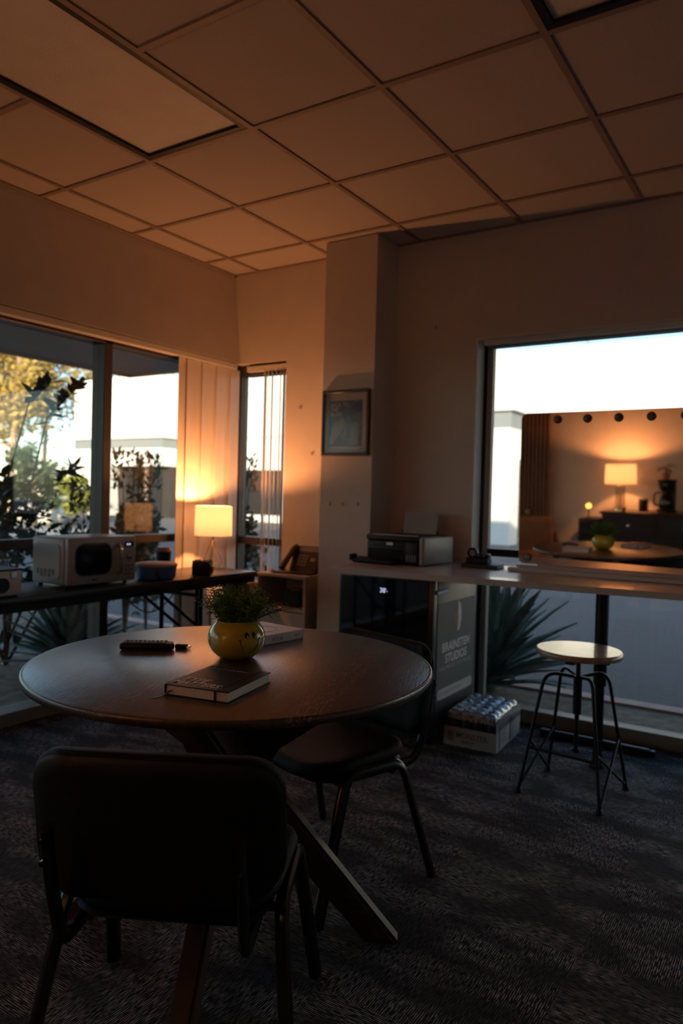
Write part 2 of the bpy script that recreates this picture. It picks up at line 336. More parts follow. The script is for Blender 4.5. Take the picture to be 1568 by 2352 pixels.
RIGHTF = lambda x, y, z: T(x, y, z, PI/2, 0, PI/2)      # standing in the yz plane, read from +x
def dup(root, loc, rz, label=None, group=None):
    r = root.copy(); COL.objects.link(r); r.location = loc; r.rotation_euler = (0, 0, rz)
    if label: r['label'] = label
    if group: r['group'] = group
    for ch in list(root.children):
        c = ch.copy(); COL.objects.link(c); c.parent = r
        for g in ch.children:
            d = g.copy(); COL.objects.link(d); d.parent = c
    return r

XL, YB, YF, XR, CH = -3.446, 3.882, -1.45, 2.6, 2.732
# ================================================================ SETTING
fl = MB().box(XL-.16, XR+.1, YF-.1, YB+.12, -.08, 0).build('floor', M['carpet'], smooth=0)
tag(fl, 'dark grey carpet of patterned tiles under the round table and stool', 'floor', kind='structure')
# walls: left soffit leans slightly in above the window band
wl = struct('wall_left', 'painted wall band above the long left window', 'wall')
MB().add([(XL, YF, CH), (XL, YB, CH), (-3.385, YB, 2.125), (-3.385, YF, 2.125), (XL-.2, YF, CH), (XL-.2, YB, CH), (XL-.2, YB, 2.125), (XL-.2, YF, 2.125)],
         [(0, 1, 2, 3), (4, 7, 6, 5), (3, 2, 6, 7), (0, 4, 5, 1), (1, 5, 6, 2), (0, 3, 7, 4)]).build('plaster', M['wall'], wl)
wb = struct('wall_back', 'painted back wall with a narrow window at left and a wide one at right', 'wall')
m = MB()
m.box(-3.33, -2.985, YB, YB+.16, 2.12, CH); m.box(-2.985, -1.64, YB, YB+.16, 0, CH); m.box(-1.64, 1.7, YB, YB+.16, 2.135, CH); m.box(1.7, XR+.1, YB, YB+.16, 0, CH); m.box(XL-.2, -3.33, YB, YB+.16, 2.12, CH)
m.build('plaster', M['wall'], wb, smooth=0)
wr = tag(MB().box(XR, XR+.1, YF, YB, 0, CH).build('wall_right', M['wall'], smooth=0), 'painted wall closing the room on the right', 'wall', kind='structure')
wf = tag(MB().box(XL-.2, XR+.1, YF-.1, YF, 0, CH).build('wall_front', M['wall'], smooth=0), 'cream wall behind the dresser seen in the mirror', 'wall', kind='structure')
pc = tag(MB().box(-2.51, -2.155, 3.63, YB, 0, CH).build('trim_1', M['wall'], smooth=0), 'square boxed-out pillar carrying the framed poster', 'pillar', kind='structure')
bb = tag(MB().box(-2.985, -2.51, YB-.012, YB, 0, .09).box(-2.155, -1.66, YB-.012, YB, 0, .09).build('baseboard_back', M['bronze'], smooth=0), 'dark baseboard along the foot of the back wall', 'baseboard', kind='structure')

# ceiling: slab, tiles, grid
OX, OY, TL = -1.397, 2.344, .61
ce = struct('ceiling', 'suspended ceiling of square acoustic tiles in a metal grid', 'ceiling')
MB().box(XL-.2, XR+.1, YF-.1, YB+.16, CH+.14, CH+.2).build('slab', M['wall'], ce, smooth=0)
lights_at = [(-2, -2), (1, -2), (1, -6)]
def islight(a, b): return any(a == la and b in (lb, lb+1) for la, lb in lights_at)
tm = {}
for a in range(-4, 7):
    for b in range(-7, 3):
        x0, x1, y0, y1 = OX+a*TL, OX+(a+1)*TL, OY+b*TL, OY+(b+1)*TL
        x0, x1, y0, y1 = max(x0, XL), min(x1, XR), max(y0, YF), min(y1, YB)
        if x1-x0 < .03 or y1-y0 < .03 or islight(a, b): continue
        key = (round(x1-x0, 3), round(y1-y0, 3)); g = .001
        if key not in tm:
            w, h = key; q = MB(); q.box(g, w-g, g, h-g, .004, .018); tm[key] = q.mesh('ceiling_tile', M['tile'], 0)
        link('ceiling_tile', tm[key], ce, (x0, y0, CH+.003))
gb1 = MB().box(-.012, .012, YF, YB, 0, .004).box(-.003, .003, YF, YB, .004, .04).mesh('grid_bar', M['grid'], 0)
gb2 = MB().box(.012, TL-.012, -.012, .012, .0, .004).box(.012, TL-.012, -.003, .003, .0045, .04).mesh('grid_bar', M['grid'], 0)
for a in range(-3, 7): link('grid_bar', gb1, ce, (OX+a*TL, 0, CH))
for b in range(-6, 3):
    for a in range(-4, 7):
        if not (islight(a, b) and islight(a, b-1)): link('grid_bar', gb2, ce, (OX+a*TL, OY+b*TL, CH))
MB().box(XL, XL+.02, YF, YB, CH-.001, CH+.003).box(XL, XR, YB-.02, YB, CH-.001, CH+.003).build('wall_angle', M['grid'], ce, smooth=0)
lbl = ['unlit recessed ceiling light with dark frame above the left window', 'unlit recessed ceiling light with dark frame at top right of the view', 'recessed ceiling light in the room behind the camera']
for i, (a, b) in enumerate(lights_at):
    t = thing('ceiling_light', lbl[i], 'ceiling light', (OX+(a+.5)*TL, OY+(b+1)*TL, CH), group='recessed ceiling lights')
    w, h = TL/2-.013, TL-.013; q = MB()
    for s_ in (-1, 1):
        q.box(min(s_*w, s_*(w-.026)), max(s_*w, s_*(w-.026)), -h, h, .002, .03); q.box(-w+.027, w-.027, min(s_*h, s_*(h-.026)), max(s_*h, s_*(h-.026)), .002, .03)
    q.build('light_frame', M['black'], t, 0)
    MB().box(-w+.026, w-.026, -h+.026, h-.026, .014, .02).build('lens', M['lens'], t, 0)
    MB().box(-w, w, -h, h, .032, .05).build('housing', M['black'], t, 0)

# window 1: the long left window, frame members, panes
def pane(parent, x0, x1, y0, y1, z0, z1): return MB().box(x0, x1, y0, y1, z0, z1).build('pane', M['glass'], parent, 0)
w1 = struct('window_1', 'long dark-framed window along the left wall', 'window')
xo, xi = -3.57, -3.46
for y in (-1.2, .1, 1.45, 2.795): MB().rbox(xo, xi, y, y+.058, .06, 2.1, .003, 1).build('mullion', M['bronze'], w1)
MB().rbox(xo, xi, 3.80, 3.88, 0, 2.1, .003, 1).build('corner_post', M['bronze'], w1)
MB().rbox(xo, xi+.03, YF, YB, .0, .07, .003, 1).build('sill', M['framegrey'], w1)
MB().rbox(xo, xi, YF, YB, 2.07, 2.13, .003, 1).build('head', M['bronze'], w1)
ys = [YF, -1.2, .1, 1.45, 2.795, 3.80]
for a, b in zip(ys[:-1], ys[1:]):
    y0 = a+(.058 if a > YF else 0)
    if b-y0 < .1: continue
    MB().rbox(xo+.01, xi-.005, y0, b, .905, .955, .003, 1).build('transom', M['bronze'], w1)
    pane(w1, -3.52, -3.514, y0, b, .07, .905); pane(w1, -3.52, -3.514, y0, b, .955, 2.07)
w2 = struct('window_2', 'narrow corner window behind the lamp and blinds', 'window')
y0, y1 = 3.93, 4.03
MB().rbox(-3.46, -3.412, y0, y1-.02, 0, 2.12, .003, 1).build('mullion', M['bronze'], w2)
MB().rbox(-3.02, -2.985, y0, y1, 0, 2.12, .003, 1).build('mullion', M['bronze'], w2)
MB().box(-3.411, -3.02, y0, y1, .0, .07).build('sill', M['bronze'], w2, 0)
MB().box(-3.411, -3.02, y0, y1, 2.05, 2.12).build('head', M['bronze'], w2, 0)
MB().box(-3.411, -3.02, y0+.01, y1-.01, .875, .925).build('transom', M['bronze'], w2, 0)
pane(w2, -3.411, -3.02, 3.98, 3.986, .07, .875); pane(w2, -3.411, -3.02, 3.98, 3.986, .925, 2.05)
w3 = struct('window_3', 'wide window behind the desk and mirror', 'window')
MB().rbox(-1.64, -1.617, 3.985, 4.04, .0, 2.135, .002, 1).build('jamb', M['black'], w3)
MB().rbox(-1.617, -1.582, 3.995, 4.04, .07, 2.10, .003, 1).build('mullion', M['framegrey'], w3)
MB().rbox(.30, .36, 3.985, 4.04, .07, 2.10, .003, 1).build('mullion', M['framegrey'], w3)
MB().rbox(1.63, 1.70, 3.985, 4.04, .07, 2.10, .003, 1).build('mullion', M['framegrey'], w3)
MB().rbox(-1.617, 1.7, 3.985, 4.04, 2.098, 2.135, .003, 1).build('head', M['framegrey'], w3)
MB().rbox(-1.617, 1.7, 3.95, 4.04, 0, .072, .003, 1).build('sill', M['sillmet'], w3)
for a, b in ((-1.582, .30), (.36, 1.63)):
    MB().rbox(a, b, 3.99, 4.035, .905, .948, .003, 1).build('transom', M['black'], w3)
    pane(w3, a, b, 4.010, 4.016, .072, .905); pane(w3, a, b, 4.010, 4.016, .948, 2.098)
MB().box(-1.64, 1.7, YB-.004, 3.985, 2.125, 2.135).box(-1.641, -1.632, YB-.003, 3.985, 0, 2.125).build('reveal', M['wallpale'], w3, 0)
MB().box(-1.60, 1.66, 3.895, 3.93, 2.098, 2.124).build('blind_track', M['wallpale'], w3, 0)

# vertical blinds
def slat(w, h, m=M['blind']):
    q = MB(); n = 6; vs = []
    for z in (0, h):
        for s_ in (0, .0016):
            for i in range(n+1):
                t = i/n-.5; vs.append((t*w, .003*(1-4*t*t)+s_, z))
    k = n+1; fs = []
    for i in range(n): fs += [(i, i+1, 2*k+i+1, 2*k+i), (k+i+1, k+i, 3*k+i, 3*k+i+1), (i+1, i, k+i, k+i+1), (2*k+i, 2*k+i+1, 3*k+i+1, 3*k+i)]
    fs += [(0, k, 3*k, 2*k), (n, 2*k+n, 3*k+n, k+n)][:0]+[(0, 2*k, 3*k, k), (n, k+n, 3*k+n, 2*k+n)]
    q.add(vs, fs); return q.mesh('slat', m, 30)
vb = thing('vertical_blind', 'closed vertical blind behind the lamp in the left window', 'blind', (0, 0, 0))
MB().box(-3.445, -3.39, -1.2, 3.86, 2.085, 2.118).build('headrail', M['wallpale'], vb, 0)
sm = slat(.096, 1.98)
for i in range(8): link('slat', sm, vb, (-3.412+.005*(i % 2), 3.375+i*.069, .10), (0, 0, PI/2+.03))
vb2 = thing('vertical_blind', 'gathered vertical blind at the right of the narrow window', 'blind', (0, 0, 0))
MB().box(-3.33, -2.99, 3.89, 3.925, 2.065, 2.10).build('headrail', M['wallpale'], vb2, 0)
for i, (x, a) in enumerate(((-3.175, 1.95), (-3.150, 2.3), (-3.115, 2.05), (-3.080, 2.2), (-3.045, 2.1), (-3.015, 1.95))): link('slat', sm, vb2, (x, 3.905, .09), (0, 0, a), (.62, 1, .995))

# wall hooks and marks
def hook(x, y, z, lab):
    t = thing('wall_hook', lab, 'hook', (x, y, z), group='small hooks and screws left in the walls')
    MB().rbox(-.006, .006, -.003, 0, -.010, .010, .002, 1).build('plate', M['card'], t)
    MB().tube(arc([(0, -.003, .008), (0, -.016, .004), (0, -.016, -.010), (0, -.010, -.010)], .005), .002, 6).build('prong', M['brass'], t)
hook(-2.857, YB, 1.80, 'small hook on the orange-lit wall beside the narrow window, upper')
hook(-2.756, YB, 1.497, 'small hook on the orange-lit wall near the pillar, lower')
hook(-1.892, YB, 2.223, 'small hook high on the wall left of the wide window')
hook(-2.438, 3.63, 1.18, 'left of three small hooks under the poster')
hook(-2.349, 3.63, 1.18, 'middle of three small hooks under the poster')
hook(-2.24, 3.63, 1.183, 'right of three small hooks under the poster')

# ================================================================ OUTSIDE
g = tag(MB().box(-90, 60, 4.95, 110, -.35, -.15).box(-90, -9.5, -40, 4.95, -.35, -.15).build('ground_road', M['asphalt'], smooth=0), 'grey asphalt road and lot outside both windows', 'road', kind='structure')
g = tag(MB().box(-9.35, 60, 4.04, 4.83, -.3, -.045).box(-9.35, -3.6, -12, 4.04, -.3, -.045).build('ground_bed', M['dirt'], smooth=0), 'brown mulch planting bed between the windows and the road', 'soil', kind='structure')
g = tag(MB().box(-9.5, 60, 4.83, 4.95, -.3, -.03).box(-9.5, -9.35, -12, 4.83, -.3, -.03).build('ground_kerb', M['kerb'], smooth=0), 'pale pinkish kerb edging the planting bed', 'kerb', kind='structure')
g = tag(MB().box(-90, -19, 4.95, 16.5, -.15, -.145).box(-90, -36, 16.5, 24, -.15, -.145).build('ground_pavement', M['far'], smooth=0), 'light far pavement lit by the sun beyond the left window', 'pavement', kind='structure')
ev = struct('trim_2', 'grey eave soffit hanging over the outside of the windows', 'eave')
MB().box(-6.9, -3.66, -14, 5.93, 2.6, 2.95).box(-3.66, 30, YB+.16, 5.93, 2.6, 2.95).build('soffit', M['eave'], ev, 0)
MB().box(-6.94, -6.9, -14, 5.97, 2.57, 2.95).box(-6.9, 30, 5.93, 5.97, 2.57, 2.95).build('fascia', M['eave'], ev, 0)
MB().box(-6.9, 30, -14, 5.93, 2.952, 5.3).build('shadow_parapet', M['stucco'], ev, 0)  # unseen roof block, made this tall so its shadow covers the road
MB().box(-3.66, 30, -14, YF-.12, -.1, 2.6).box(XR+.12, 30, YF-.12, YB+.14, -.1, 2.6).build('outer_mass', M['stucco'], ev, 0)

def block(t, x0, x1, y, y2, zt, sides=True):
    MB().box(x0, x1, y, y2, 4.14, zt).build('upper_wall', M['stucco'], t, 0)
    MB().box(x0-.12, x1+.12, y-.12, y2, 3.98, 4.14).build('cornice', M['stucco'], t, 0)
    MB().box(x0+.02, x1-.02, y+.02, y2, 3.46, 3.98).build('band', M['greyband'], t, 0)
    MB().box(x0, x1, y, y2, 2.53, 3.46).build('lower_wall', M['stucco'], t, 0)
bA = thing('office_building', 'white flat-roofed building with grey band seen through the left window', 'building')
block(bA, -35.3, -28.2, 26.5, 40, 7.3)
MB().box(-35.3, -32.2, 26.5, 40, -.2, 2.53).build('side_wall', M['stucco'], bA, 0)
MB().box(-32.2, -28.2, 27.1, 40, -.2, 2.53).build('entry_wall', M['recess'], bA, 0)
MB().rbox(-29.6, -29.48, 26.6, 26.75, -.2, 2.53, .02, 1).build('column', M['trunk'], bA)
for x in (-31.6, -29.9): MB().box(x, x+1.1, 27.06, 27.1, .1, 2.3).build('window', M['eavedark'], bA, 0)
bB = thing('office_building', 'long white building across the road behind the mirror', 'building')
MB().box(-28.0, 24, 28, 40, -.2, 7.12).build('wall', M['stucco'], bB, 0)
MB().box(-28.0, -15.7, 27.9, 28, 4.0, 4.14).box(-7.7, 24, 27.9, 28, 4.0, 4.14).build('cornice', M['stucco'], bB, 0)
for x in range(-24, 22, 6): MB().box(x, x+2.4, 27.97, 28.02, .2, 2.4).build('window', M['eavedark'], bB, 0)
bC = thing('entrance_block', 'white entrance block with grey band left of the mirror', 'building')
block(bC, -15.5, -7.9, 21.6, 27.85, 5.85)
MB().box(-15.5, -13.5, 21.6, 27.85, -.2, 2.53).build('side_wall', M['stucco'], bC, 0)
MB().box(-9.45, -7.9, 21.6, 22.4, -.2, 2.53).build('pier', M['stucco'], bC, 0)
MB().box(-13.5, -9.45, 24.2, 27.85, -.2, 2.53).build('entry_wall', M['recess'], bC, 0)
MB().box(-12.6, -10.2, 24.12, 24.2, -.1, 2.2).build('glass_door', M['darkglass'], bC, 0)

# ---- foliage
def leafquad(w, l, bend=.15):
    return [(0, 0, 0), (-w/2, l*.45, bend*l*.3), (0, l, -bend*l*.2), (w/2, l*.45, bend*l*.3)], [(0, 3, 2, 1)]
def cloud(n, c, rad, ls, seed, shell=.45, flatten=1.0, blobs=0):
    r = random.Random(seed); q = MB(); cs = []
    for _ in range(blobs):
        d = Vector((r.gauss(0, 1), r.gauss(0, 1), r.gauss(0, 1))).normalized()*r.uniform(.3, .85); cs.append((Vector(c)+Vector((d.x*rad[0], d.y*rad[1], d.z*rad[2])), r.uniform(.25, .45)))
    for _ in range(n):
        d = Vector((r.gauss(0, 1), r.gauss(0, 1), r.gauss(0, 1))).normalized()*(r.uniform(shell, 1))
        if cs: b, s_ = r.choice(cs); p = b+Vector((d.x*rad[0], d.y*rad[1], d.z*rad[2]))*s_
        else: p = Vector(c)+Vector((d.x*rad[0], d.y*rad[1], d.z*rad[2]))
        s2 = ls*r.uniform(.6, 1.3); vs, fs = leafquad(s2*.5, s2)
        q.add(vs, fs, Matrix.Translation(p) @ Euler((r.uniform(-1.2, 1.2), r.uniform(-1.2, 1.2), r.uniform(0, 6.3))).to_matrix().to_4x4())
    return q
def tree(x, y, h, rad, lean, lab, seed, m='gold', n=2600, ls=.42, tr=.2):
    t = thing('tall_tree', lab, 'tree', (x, y, -.2), group='trees beyond the left window')
    P = [Vector((0, 0, 0)), Vector((lean*.3, 0, h*.3)), Vector((lean*.5, .2, h*.55)), Vector((lean, 0, h*.85))]
    MB().tube(P, [tr, tr*.8, tr*.6, tr*.3], 8).build('trunk', M['trunk'], t)
    q = MB(); r = random.Random(seed)
    for k in range(6):
        a = r.uniform(0, 6.28); b = P[2].lerp(P[3], r.uniform(0, .8)); q.tube([b, b+Vector((math.cos(a)*rad*.4, math.sin(a)*rad*.4, h*.10)), b+Vector((math.cos(a)*rad*.8, math.sin(a)*rad*.8, h*.13))], [tr*.4, tr*.25, tr*.1], 5)
    q.build('branches', M['trunk'], t)
    cloud(n, (lean*.7, 0, h*.62), (rad, rad, h*.42), ls, seed, .2, blobs=26).build('foliage', M[m], t, 0)
tree(-38.2, 24.5, 12.5, 2.5, .6, 'golden-leaved tall tree at the far left of the left window', 3)
tree(-46, 28.2, 14, 2.8, -.5, 'golden tall tree standing just left of the white building', 4)
tree(-51, 35.5, 15.5, 3.0, .5, 'farther pale golden tree behind the dark shrub leaves', 5)
tree(-42.0, 33.5, 14.5, 1.9, -.4, 'golden tree touching the left edge of the white building', 14, n=1600, ls=.4)
tree(-50, 45, 15.5, 4.5, .4, 'tall golden tree rising behind the white building roof', 6)
tree(-43, 48, 15, 4.0, .4, 'tall golden tree above the narrow window of the corner', 8)
tree(-17, 62, 16.5, 3.6, .2, 'distant palm-high tree top over the long white building', 9, n=1200)
t = thing('round_bush', 'yellow-green sunlit bush beside the far white building', 'bush', (-27.4, 20.2, -.15))
cloud(2200, (0, 0, 1.0), (1.6, 1.6, 1.2), .22, 11, .3, blobs=9).build('foliage', M['bush'], t, 0)
t = thing('round_bush', 'low grassy bush at the foot of the white building corner', 'bush', (-33.5, 25.8, -.15))
cloud(1600, (0, 0, .45), (2.4, .8, .6), .2, 12, .3, blobs=7).build('foliage', M['bush'], t, 0)
t = thing('dark_tree', 'dark green rounded tree in shade beyond the shrub leaves', 'tree', (-22.9, 15.6, -.15))
MB().tube([(0, 0, 0), (0, 0, 1.6)], [.14, .1], 7).build('trunk', M['twig'], t)
cloud(2000, (0, 0, 1.9), (1.2, 1.2, 1.3), .22, 13, .3, blobs=9).build('foliage', M['shrub'], t, 0)
for i, (x, y, s_) in enumerate(((-25.6, 17.9, .8), (-24.2, 17.2, .55), (-27.1, 18.1, .5))):
    bm = bmesh.new(); bmesh.ops.create_icosphere(bm, subdivisions=2, radius=s_); r = random.Random(i)
    for v in bm.verts: v.co *= r.uniform(.85, 1.12); v.co.z *= .75
    me = bpy.data.meshes.new('boulder'); bm.to_mesh(me); bm.free(); me.materials.append(M['rock'])
    for p in me.polygons: p.use_smooth = True
    tag(link('boulder', me, None, (x, y, .15)), ['largest pale boulder on the far verge', 'pale boulder right of the largest one', 'smallest pale boulder at the left of the far verge'][i], 'boulder', 'boulders on the far verge')

# near shrubs with large leaves
LM = []
for k in range(3):
    vs = []; n = 6; w = .5
    for i in range(n+1):
        t_ = i/n; hw = math.sin(PI*t_**.8)*.24+.004; z = -.12*t_*t_*(k-1)*1.6
        vs += [(-hw, t_, z+.05*hw*4), (0, t_, z), (hw, t_, z+.05*hw*4)]
    fs = []
    for i in range(n): fs += [(3*i, 3*i+1, 3*i+4, 3*i+3), (3*i+1, 3*i+2, 3*i+5, 3*i+4)]
    LM.append(MB().add(vs, fs).mesh('leaf', M['leafdark'], 60))
def leafy(name, lab, cat, loc, stems, nl, lsize, seed, group=None):
    t = thing(name, lab, cat, loc, group=group); r = random.Random(seed)
    q = MB()
    for st in stems: q.tube(st, [.012, .009, .006, .003][:len(st)] if len(st) <= 4 else .008, 6)
    q.build('stems', M['twig'], t)
    for k in range(nl):
        st = r.choice(stems); i = len(st)-2 if r.random() < .8 else r.randrange(0, len(st)-1)
        a, b = Vector(st[i]), Vector(st[i+1]); p = a.lerp(b, r.random())
        s2 = lsize*r.uniform(.65, 1.2)
        link('leaf', r.choice(LM), t, p, (r.uniform(-.4, 1.2), r.uniform(-.5, .5), r.uniform(0, 6.3)), s2)
    return t
stems = [[(0, 0, 0), (-.1, .05, .7), (-.05, .3, 1.2), (0, .55, 1.45)], [(0, 0, 0), (.1, -.1, .8), (.1, -.2, 1.4)], [(0, 0, 0), (-.1, .1, .6), (-.1, .05, 1.1), (.1, -.1, 1.35)],
         [(0, 0, 0), (0, -.2, .5), (-.2, -.25, 1.0)], [(0, 0, 0), (.1, .3, .6), (.05, .45, .95)], [(0, 0, 0), (0, .1, 1.0), (0, .3, 1.8), (.05, .62, 2.15)], [(0, 0, 0), (0, -.05, 1.2), (0, .15, 1.9), (0, .35, 2.1)], [(0, -.02, .1), (.1, .1, .5), (.05, .2, .8)]]
ls_ = leafy('leafy_shrub', 'tall dark leafy shrub just outside the left end of the left window', 'shrub', (-4.82, 3.08, -.05), stems, 296, .12, 21)
cloud(700, (-.02, .08, .95), (.30, .36, .55), .085, 77, .1, blobs=14).build('foliage', M['leafdark'], ls_, 0)['kind'] = 'stuff'
def colshrub(x, y, h, r_, lab, seed, n=1500):
    t = thing('leafy_shrub', lab, 'shrub', (x, y, -.05), group='upright shrubs outside the left windows')
    q = MB(); rr = random.Random(seed)
    for k in range(6):
        a = rr.uniform(0, 6.28); q.tube([(0, 0, 0), (math.cos(a)*r_*.3, math.sin(a)*r_*.3, h*.5), (math.cos(a)*r_*.6, math.sin(a)*r_*.6, h*rr.uniform(.8, 1))], [.012, .008, .003], 5)
    q.build('stems', M['twig'], t)
    q = cloud(n, (0, 0, h*.52), (r_, r_, h*.46), .075, seed, .15, blobs=16)
    for k in range(160):
        a = rr.uniform(0, 6.28); p = Vector((math.cos(a)*r_*.5, math.sin(a)*r_*.5, h*rr.uniform(.85, 1.06)))
        vs, fs = leafquad(.03, .08); q.add(vs, fs, Matrix.Translation(p) @ Euler((rr.uniform(0, 1.4), 0, rr.uniform(0, 6.3))).to_matrix().to_4x4())
    q.build('foliage', M['shrub'], t, 0)
colshrub(-5.0, 3.86, 1.25, .20, 'slim shrub left of the thick window mullion', 31, 700)
colshrub(-4.95, 4.26, 1.50, .22, 'bushy shrub seen behind the reflected lamp shade', 32)
colshrub(-5.15, 4.68, 1.50, .18, 'upright shrub beside the closed vertical blind', 33)
colshrub(-4.1, 4.72, 1.50, .27, 'shrub seen through the narrow corner window', 34)
colshrub(-3.95, 4.42, .55, .25, 'low shrub at the foot of the narrow window', 35, 600)
def agave(x, y, z, n, L_, lab, seed, wid=.05):
    t = thing('agave_plant', lab, 'plant', (x, y, z), group='spiky plants in the planting bed'); r = random.Random(seed)
    vs = []; fs = []; k = 6
    for i in range(k+1):
        s_ = i/k; hw = wid*(.55+.6*s_)*(1-s_**3)**1.0*.5+.001 if i else wid*.3; zz = .10*s_-.16*s_*s_
        vs += [(-hw, s_, zz+hw*.5), (0, s_, zz), (hw, s_, zz+hw*.5), (0, s_, zz-.008)]
    for i in range(k):
        b = 4*i
        for j in range(4): fs.append((b+j, b+(j+1) % 4, b+4+(j+1) % 4, b+4+j))
    fs.append((3, 2, 1, 0))
    me = MB().add(vs, fs).mesh('blade', M['agave'], 50)
    MB().lathe([(.05, 0), (.07, .06), (.045, .14), (.01, .18)], n=12).build('core', M['agave'], t)
    for i in range(n):
        el = math.radians(8+78*(i/n)**.9); a = i*2.39996+r.uniform(-.2, .2)
        ln = L_*r.uniform(.8, 1.1); dx, dy = -math.sin(a)*math.cos(el), math.cos(a)*math.cos(el)
        if dy < 0 and x > -3.6: ln = min(ln, (y-4.10)/max(1e-3, -dy)*1.0)
        if dx > 0 and x < -3.6: ln = min(ln, (-3.62-x)/max(1e-3, dx))
        link('blade', me, t, (0, 0, .03+.10*i/n), (el, r.uniform(-.2, .2), a), (1.0, ln, ln))
agave(-4.3, 3.22, -.03, 64, .50, 'spiky agave outside the left window below the folding table', 41, .12)
agave(-1.80, 4.62, -.05, 90, .70, 'large spiky yucca outside the window right of the fridge', 42, .13)

# ================================================================ FURNITURE
# round table
CX, CY = -1.354, 1.556
t = thing('round_table', 'round dark walnut table in the middle of the room', 'table', (CX, CY, 0))
R_ = .552
MB().lathe([(R_-.09, 0), (R_-.012, .010), (R_-.003, .013), (R_, .018), (R_, .030), (R_-.002, .0335), (R_-.005, .0345), (R_-.007, .0338), (R_-.010, .035), (.001, .035)], (0, 0, .724), 128).build('tabletop', M['tabletop'], t, 50)
MB().lathe([(.32, -.02), (.33, 0)], (0, 0, .7235), 64).build('top_plate', M['walnut'], t)
MB().lathe([(.030, .32), (.060, .39), (.068, .45), (.062, .51), (.03, .57)], n=24).build('hub', M['walnut'], t)
def tleg(az):
    # bent plank: foot -> waist -> under the top, 70 x 45 mm section
    prof = [(.475, 0.0), (.43, .0), (.040, .42), (.40, .7035), (.50, .7035)]
    out = [(.475, 0.0), (.395, 0.0), (.015, .40), (.015, .46), (.30, .7035), (.43, .7035), (.125, .455), (.115, .40)]
    out = [(.478, .012), (.470, .0), (.392, .0), (.01, .40), (.01, .54), (.20, .7035), (.40, .7035), (.135, .52), (.112, .475), (.112, .43)]
    q = MB(); w = .027; n = len(out)
    vs = [(r, -w, z) for r, z in out]+[(r, w, z) for r, z in out]
    bm = bmesh.new(); V = [bm.verts.new(p) for p in vs]
    bm.faces.new(V[:n]); bm.faces.new(V[n:][::-1])
    for i in range(n): bm.faces.new((V[i], V[n+i], V[n+(i+1) % n], V[(i+1) % n]))
    bmesh.ops.recalc_face_normals(bm, faces=bm.faces)
    bmesh.ops.bevel(bm, geom=[e for e in bm.edges if abs(e.verts[0].co.y-e.verts[1].co.y) < .001], offset=.009, segments=2, affect='EDGES')
    bm.verts.index_update(); q.add([v.co[:] for v in bm.verts], [[v.index for v in f.verts] for f in bm.faces], Matrix.Rotation(az, 4, 'Z')); bm.free()
    return q
for a in (28, 118, 208, 298): tleg(math.radians(a)).build('leg', M['walnut'], t, 35)

# visitor chairs
def chair(loc, rz, lab):
    t = thing('visitor_chair', lab, 'chair', loc, rz, 'black visitor chairs')
    # seat (local: sitter faces +y)
    MB().pillow(.46, .43, .13, [(.02, .0), (.004, .010), (0, .022), (.006, .038), (.022, .046)], dome=.004, warp=lambda x, y, z: (x*(1-.06*(y < 0)*abs(y)/.2), y, z-.010*(y/.2)**2*(y > 0)+.012*(x/.23)**2), mtx=T(0, .0, .382)).build('seat', M['vinyl'], t, 60)
    MB().pillow(.41, .38, .08, [(.006, 0), (0, .008), (.01, .014)], mtx=T(0, 0, .369)).build('seat_pan', M['black'], t, 60)
    wb = lambda x, y, z: (x, z + .045*(x/.23)**2*1.0 - .0, y)
    # backrest pad stands in xz, curved round the sitter, leaning back
    B = T(0, -.280, .584, math.radians(10), 0, 0)
    MB().pillow(.495, .305, .085, [(.014, 0), (.003, .006), (0, .012), (.004, .032), (.018, .041)], dome=.003, warp=lambda x, y, z: (x, z-.012+.055*(x/.235)**2, y), mtx=B).build('backrest', M['vinyl'], t, 60)
    MB().pillow(.487, .297, .082, [(.006, -.007), (0, 0), (.006, .010)], warp=lambda x, y, z: (x, z-.014+.055*(x/.235)**2, y), mtx=B).build('back_shell', M['black'], t, 60)
    for s_ in (-1, 1):
        P = arc([(s_*.272, -.235, .002), (s_*.226, -.125, .388), (s_*.226, .110, .400), (s_*.265, .245, .002)], .05, 6)
        MB().tube(P, .0135, 10, flat=1.4).build('side_frame', M['tubeblk'], t)
        P = arc([(s_*.175, .10, .36), (s_*.178, -.25, .352), (s_*.180, -.298, .50), (s_*.178, -.322, .61)], .05, 6)
        MB().tube(P, .011, 10, flat=1.5).build('back_support', M['tubeblk'], t)
        for y in (-.235, .245): MB().tube([(s_*(.272 if y < 0 else .265), y, 0), (s_*(.270 if y < 0 else .263), y*.985, .022)], .0155, 10).build('foot_cap', M['black'], t)
        for z in (.55, .59): MB().tube([(s_*.178, -.326, z), (s_*.178, -.338, z)], .006, 8).build('screw', M['tubeblk'], t)
    for y in (-.09, .11): MB().tube([(-.226, y, .362), (.226, y, .362)], .010, 8).build('cross_bar', M['tubeblk'], t)
    return t
c1 = chair((-1.150, 1.19, 0), math.radians(28.5), 'black visitor chair nearest the camera, seen from behind')
d = Vector((-.105, -.387)).normalized()
c2 = dup(c1, (-1.335, 2.0, 0), math.atan2(d.y, d.x)-PI/2, 'black visitor chair on the far side of the round table')

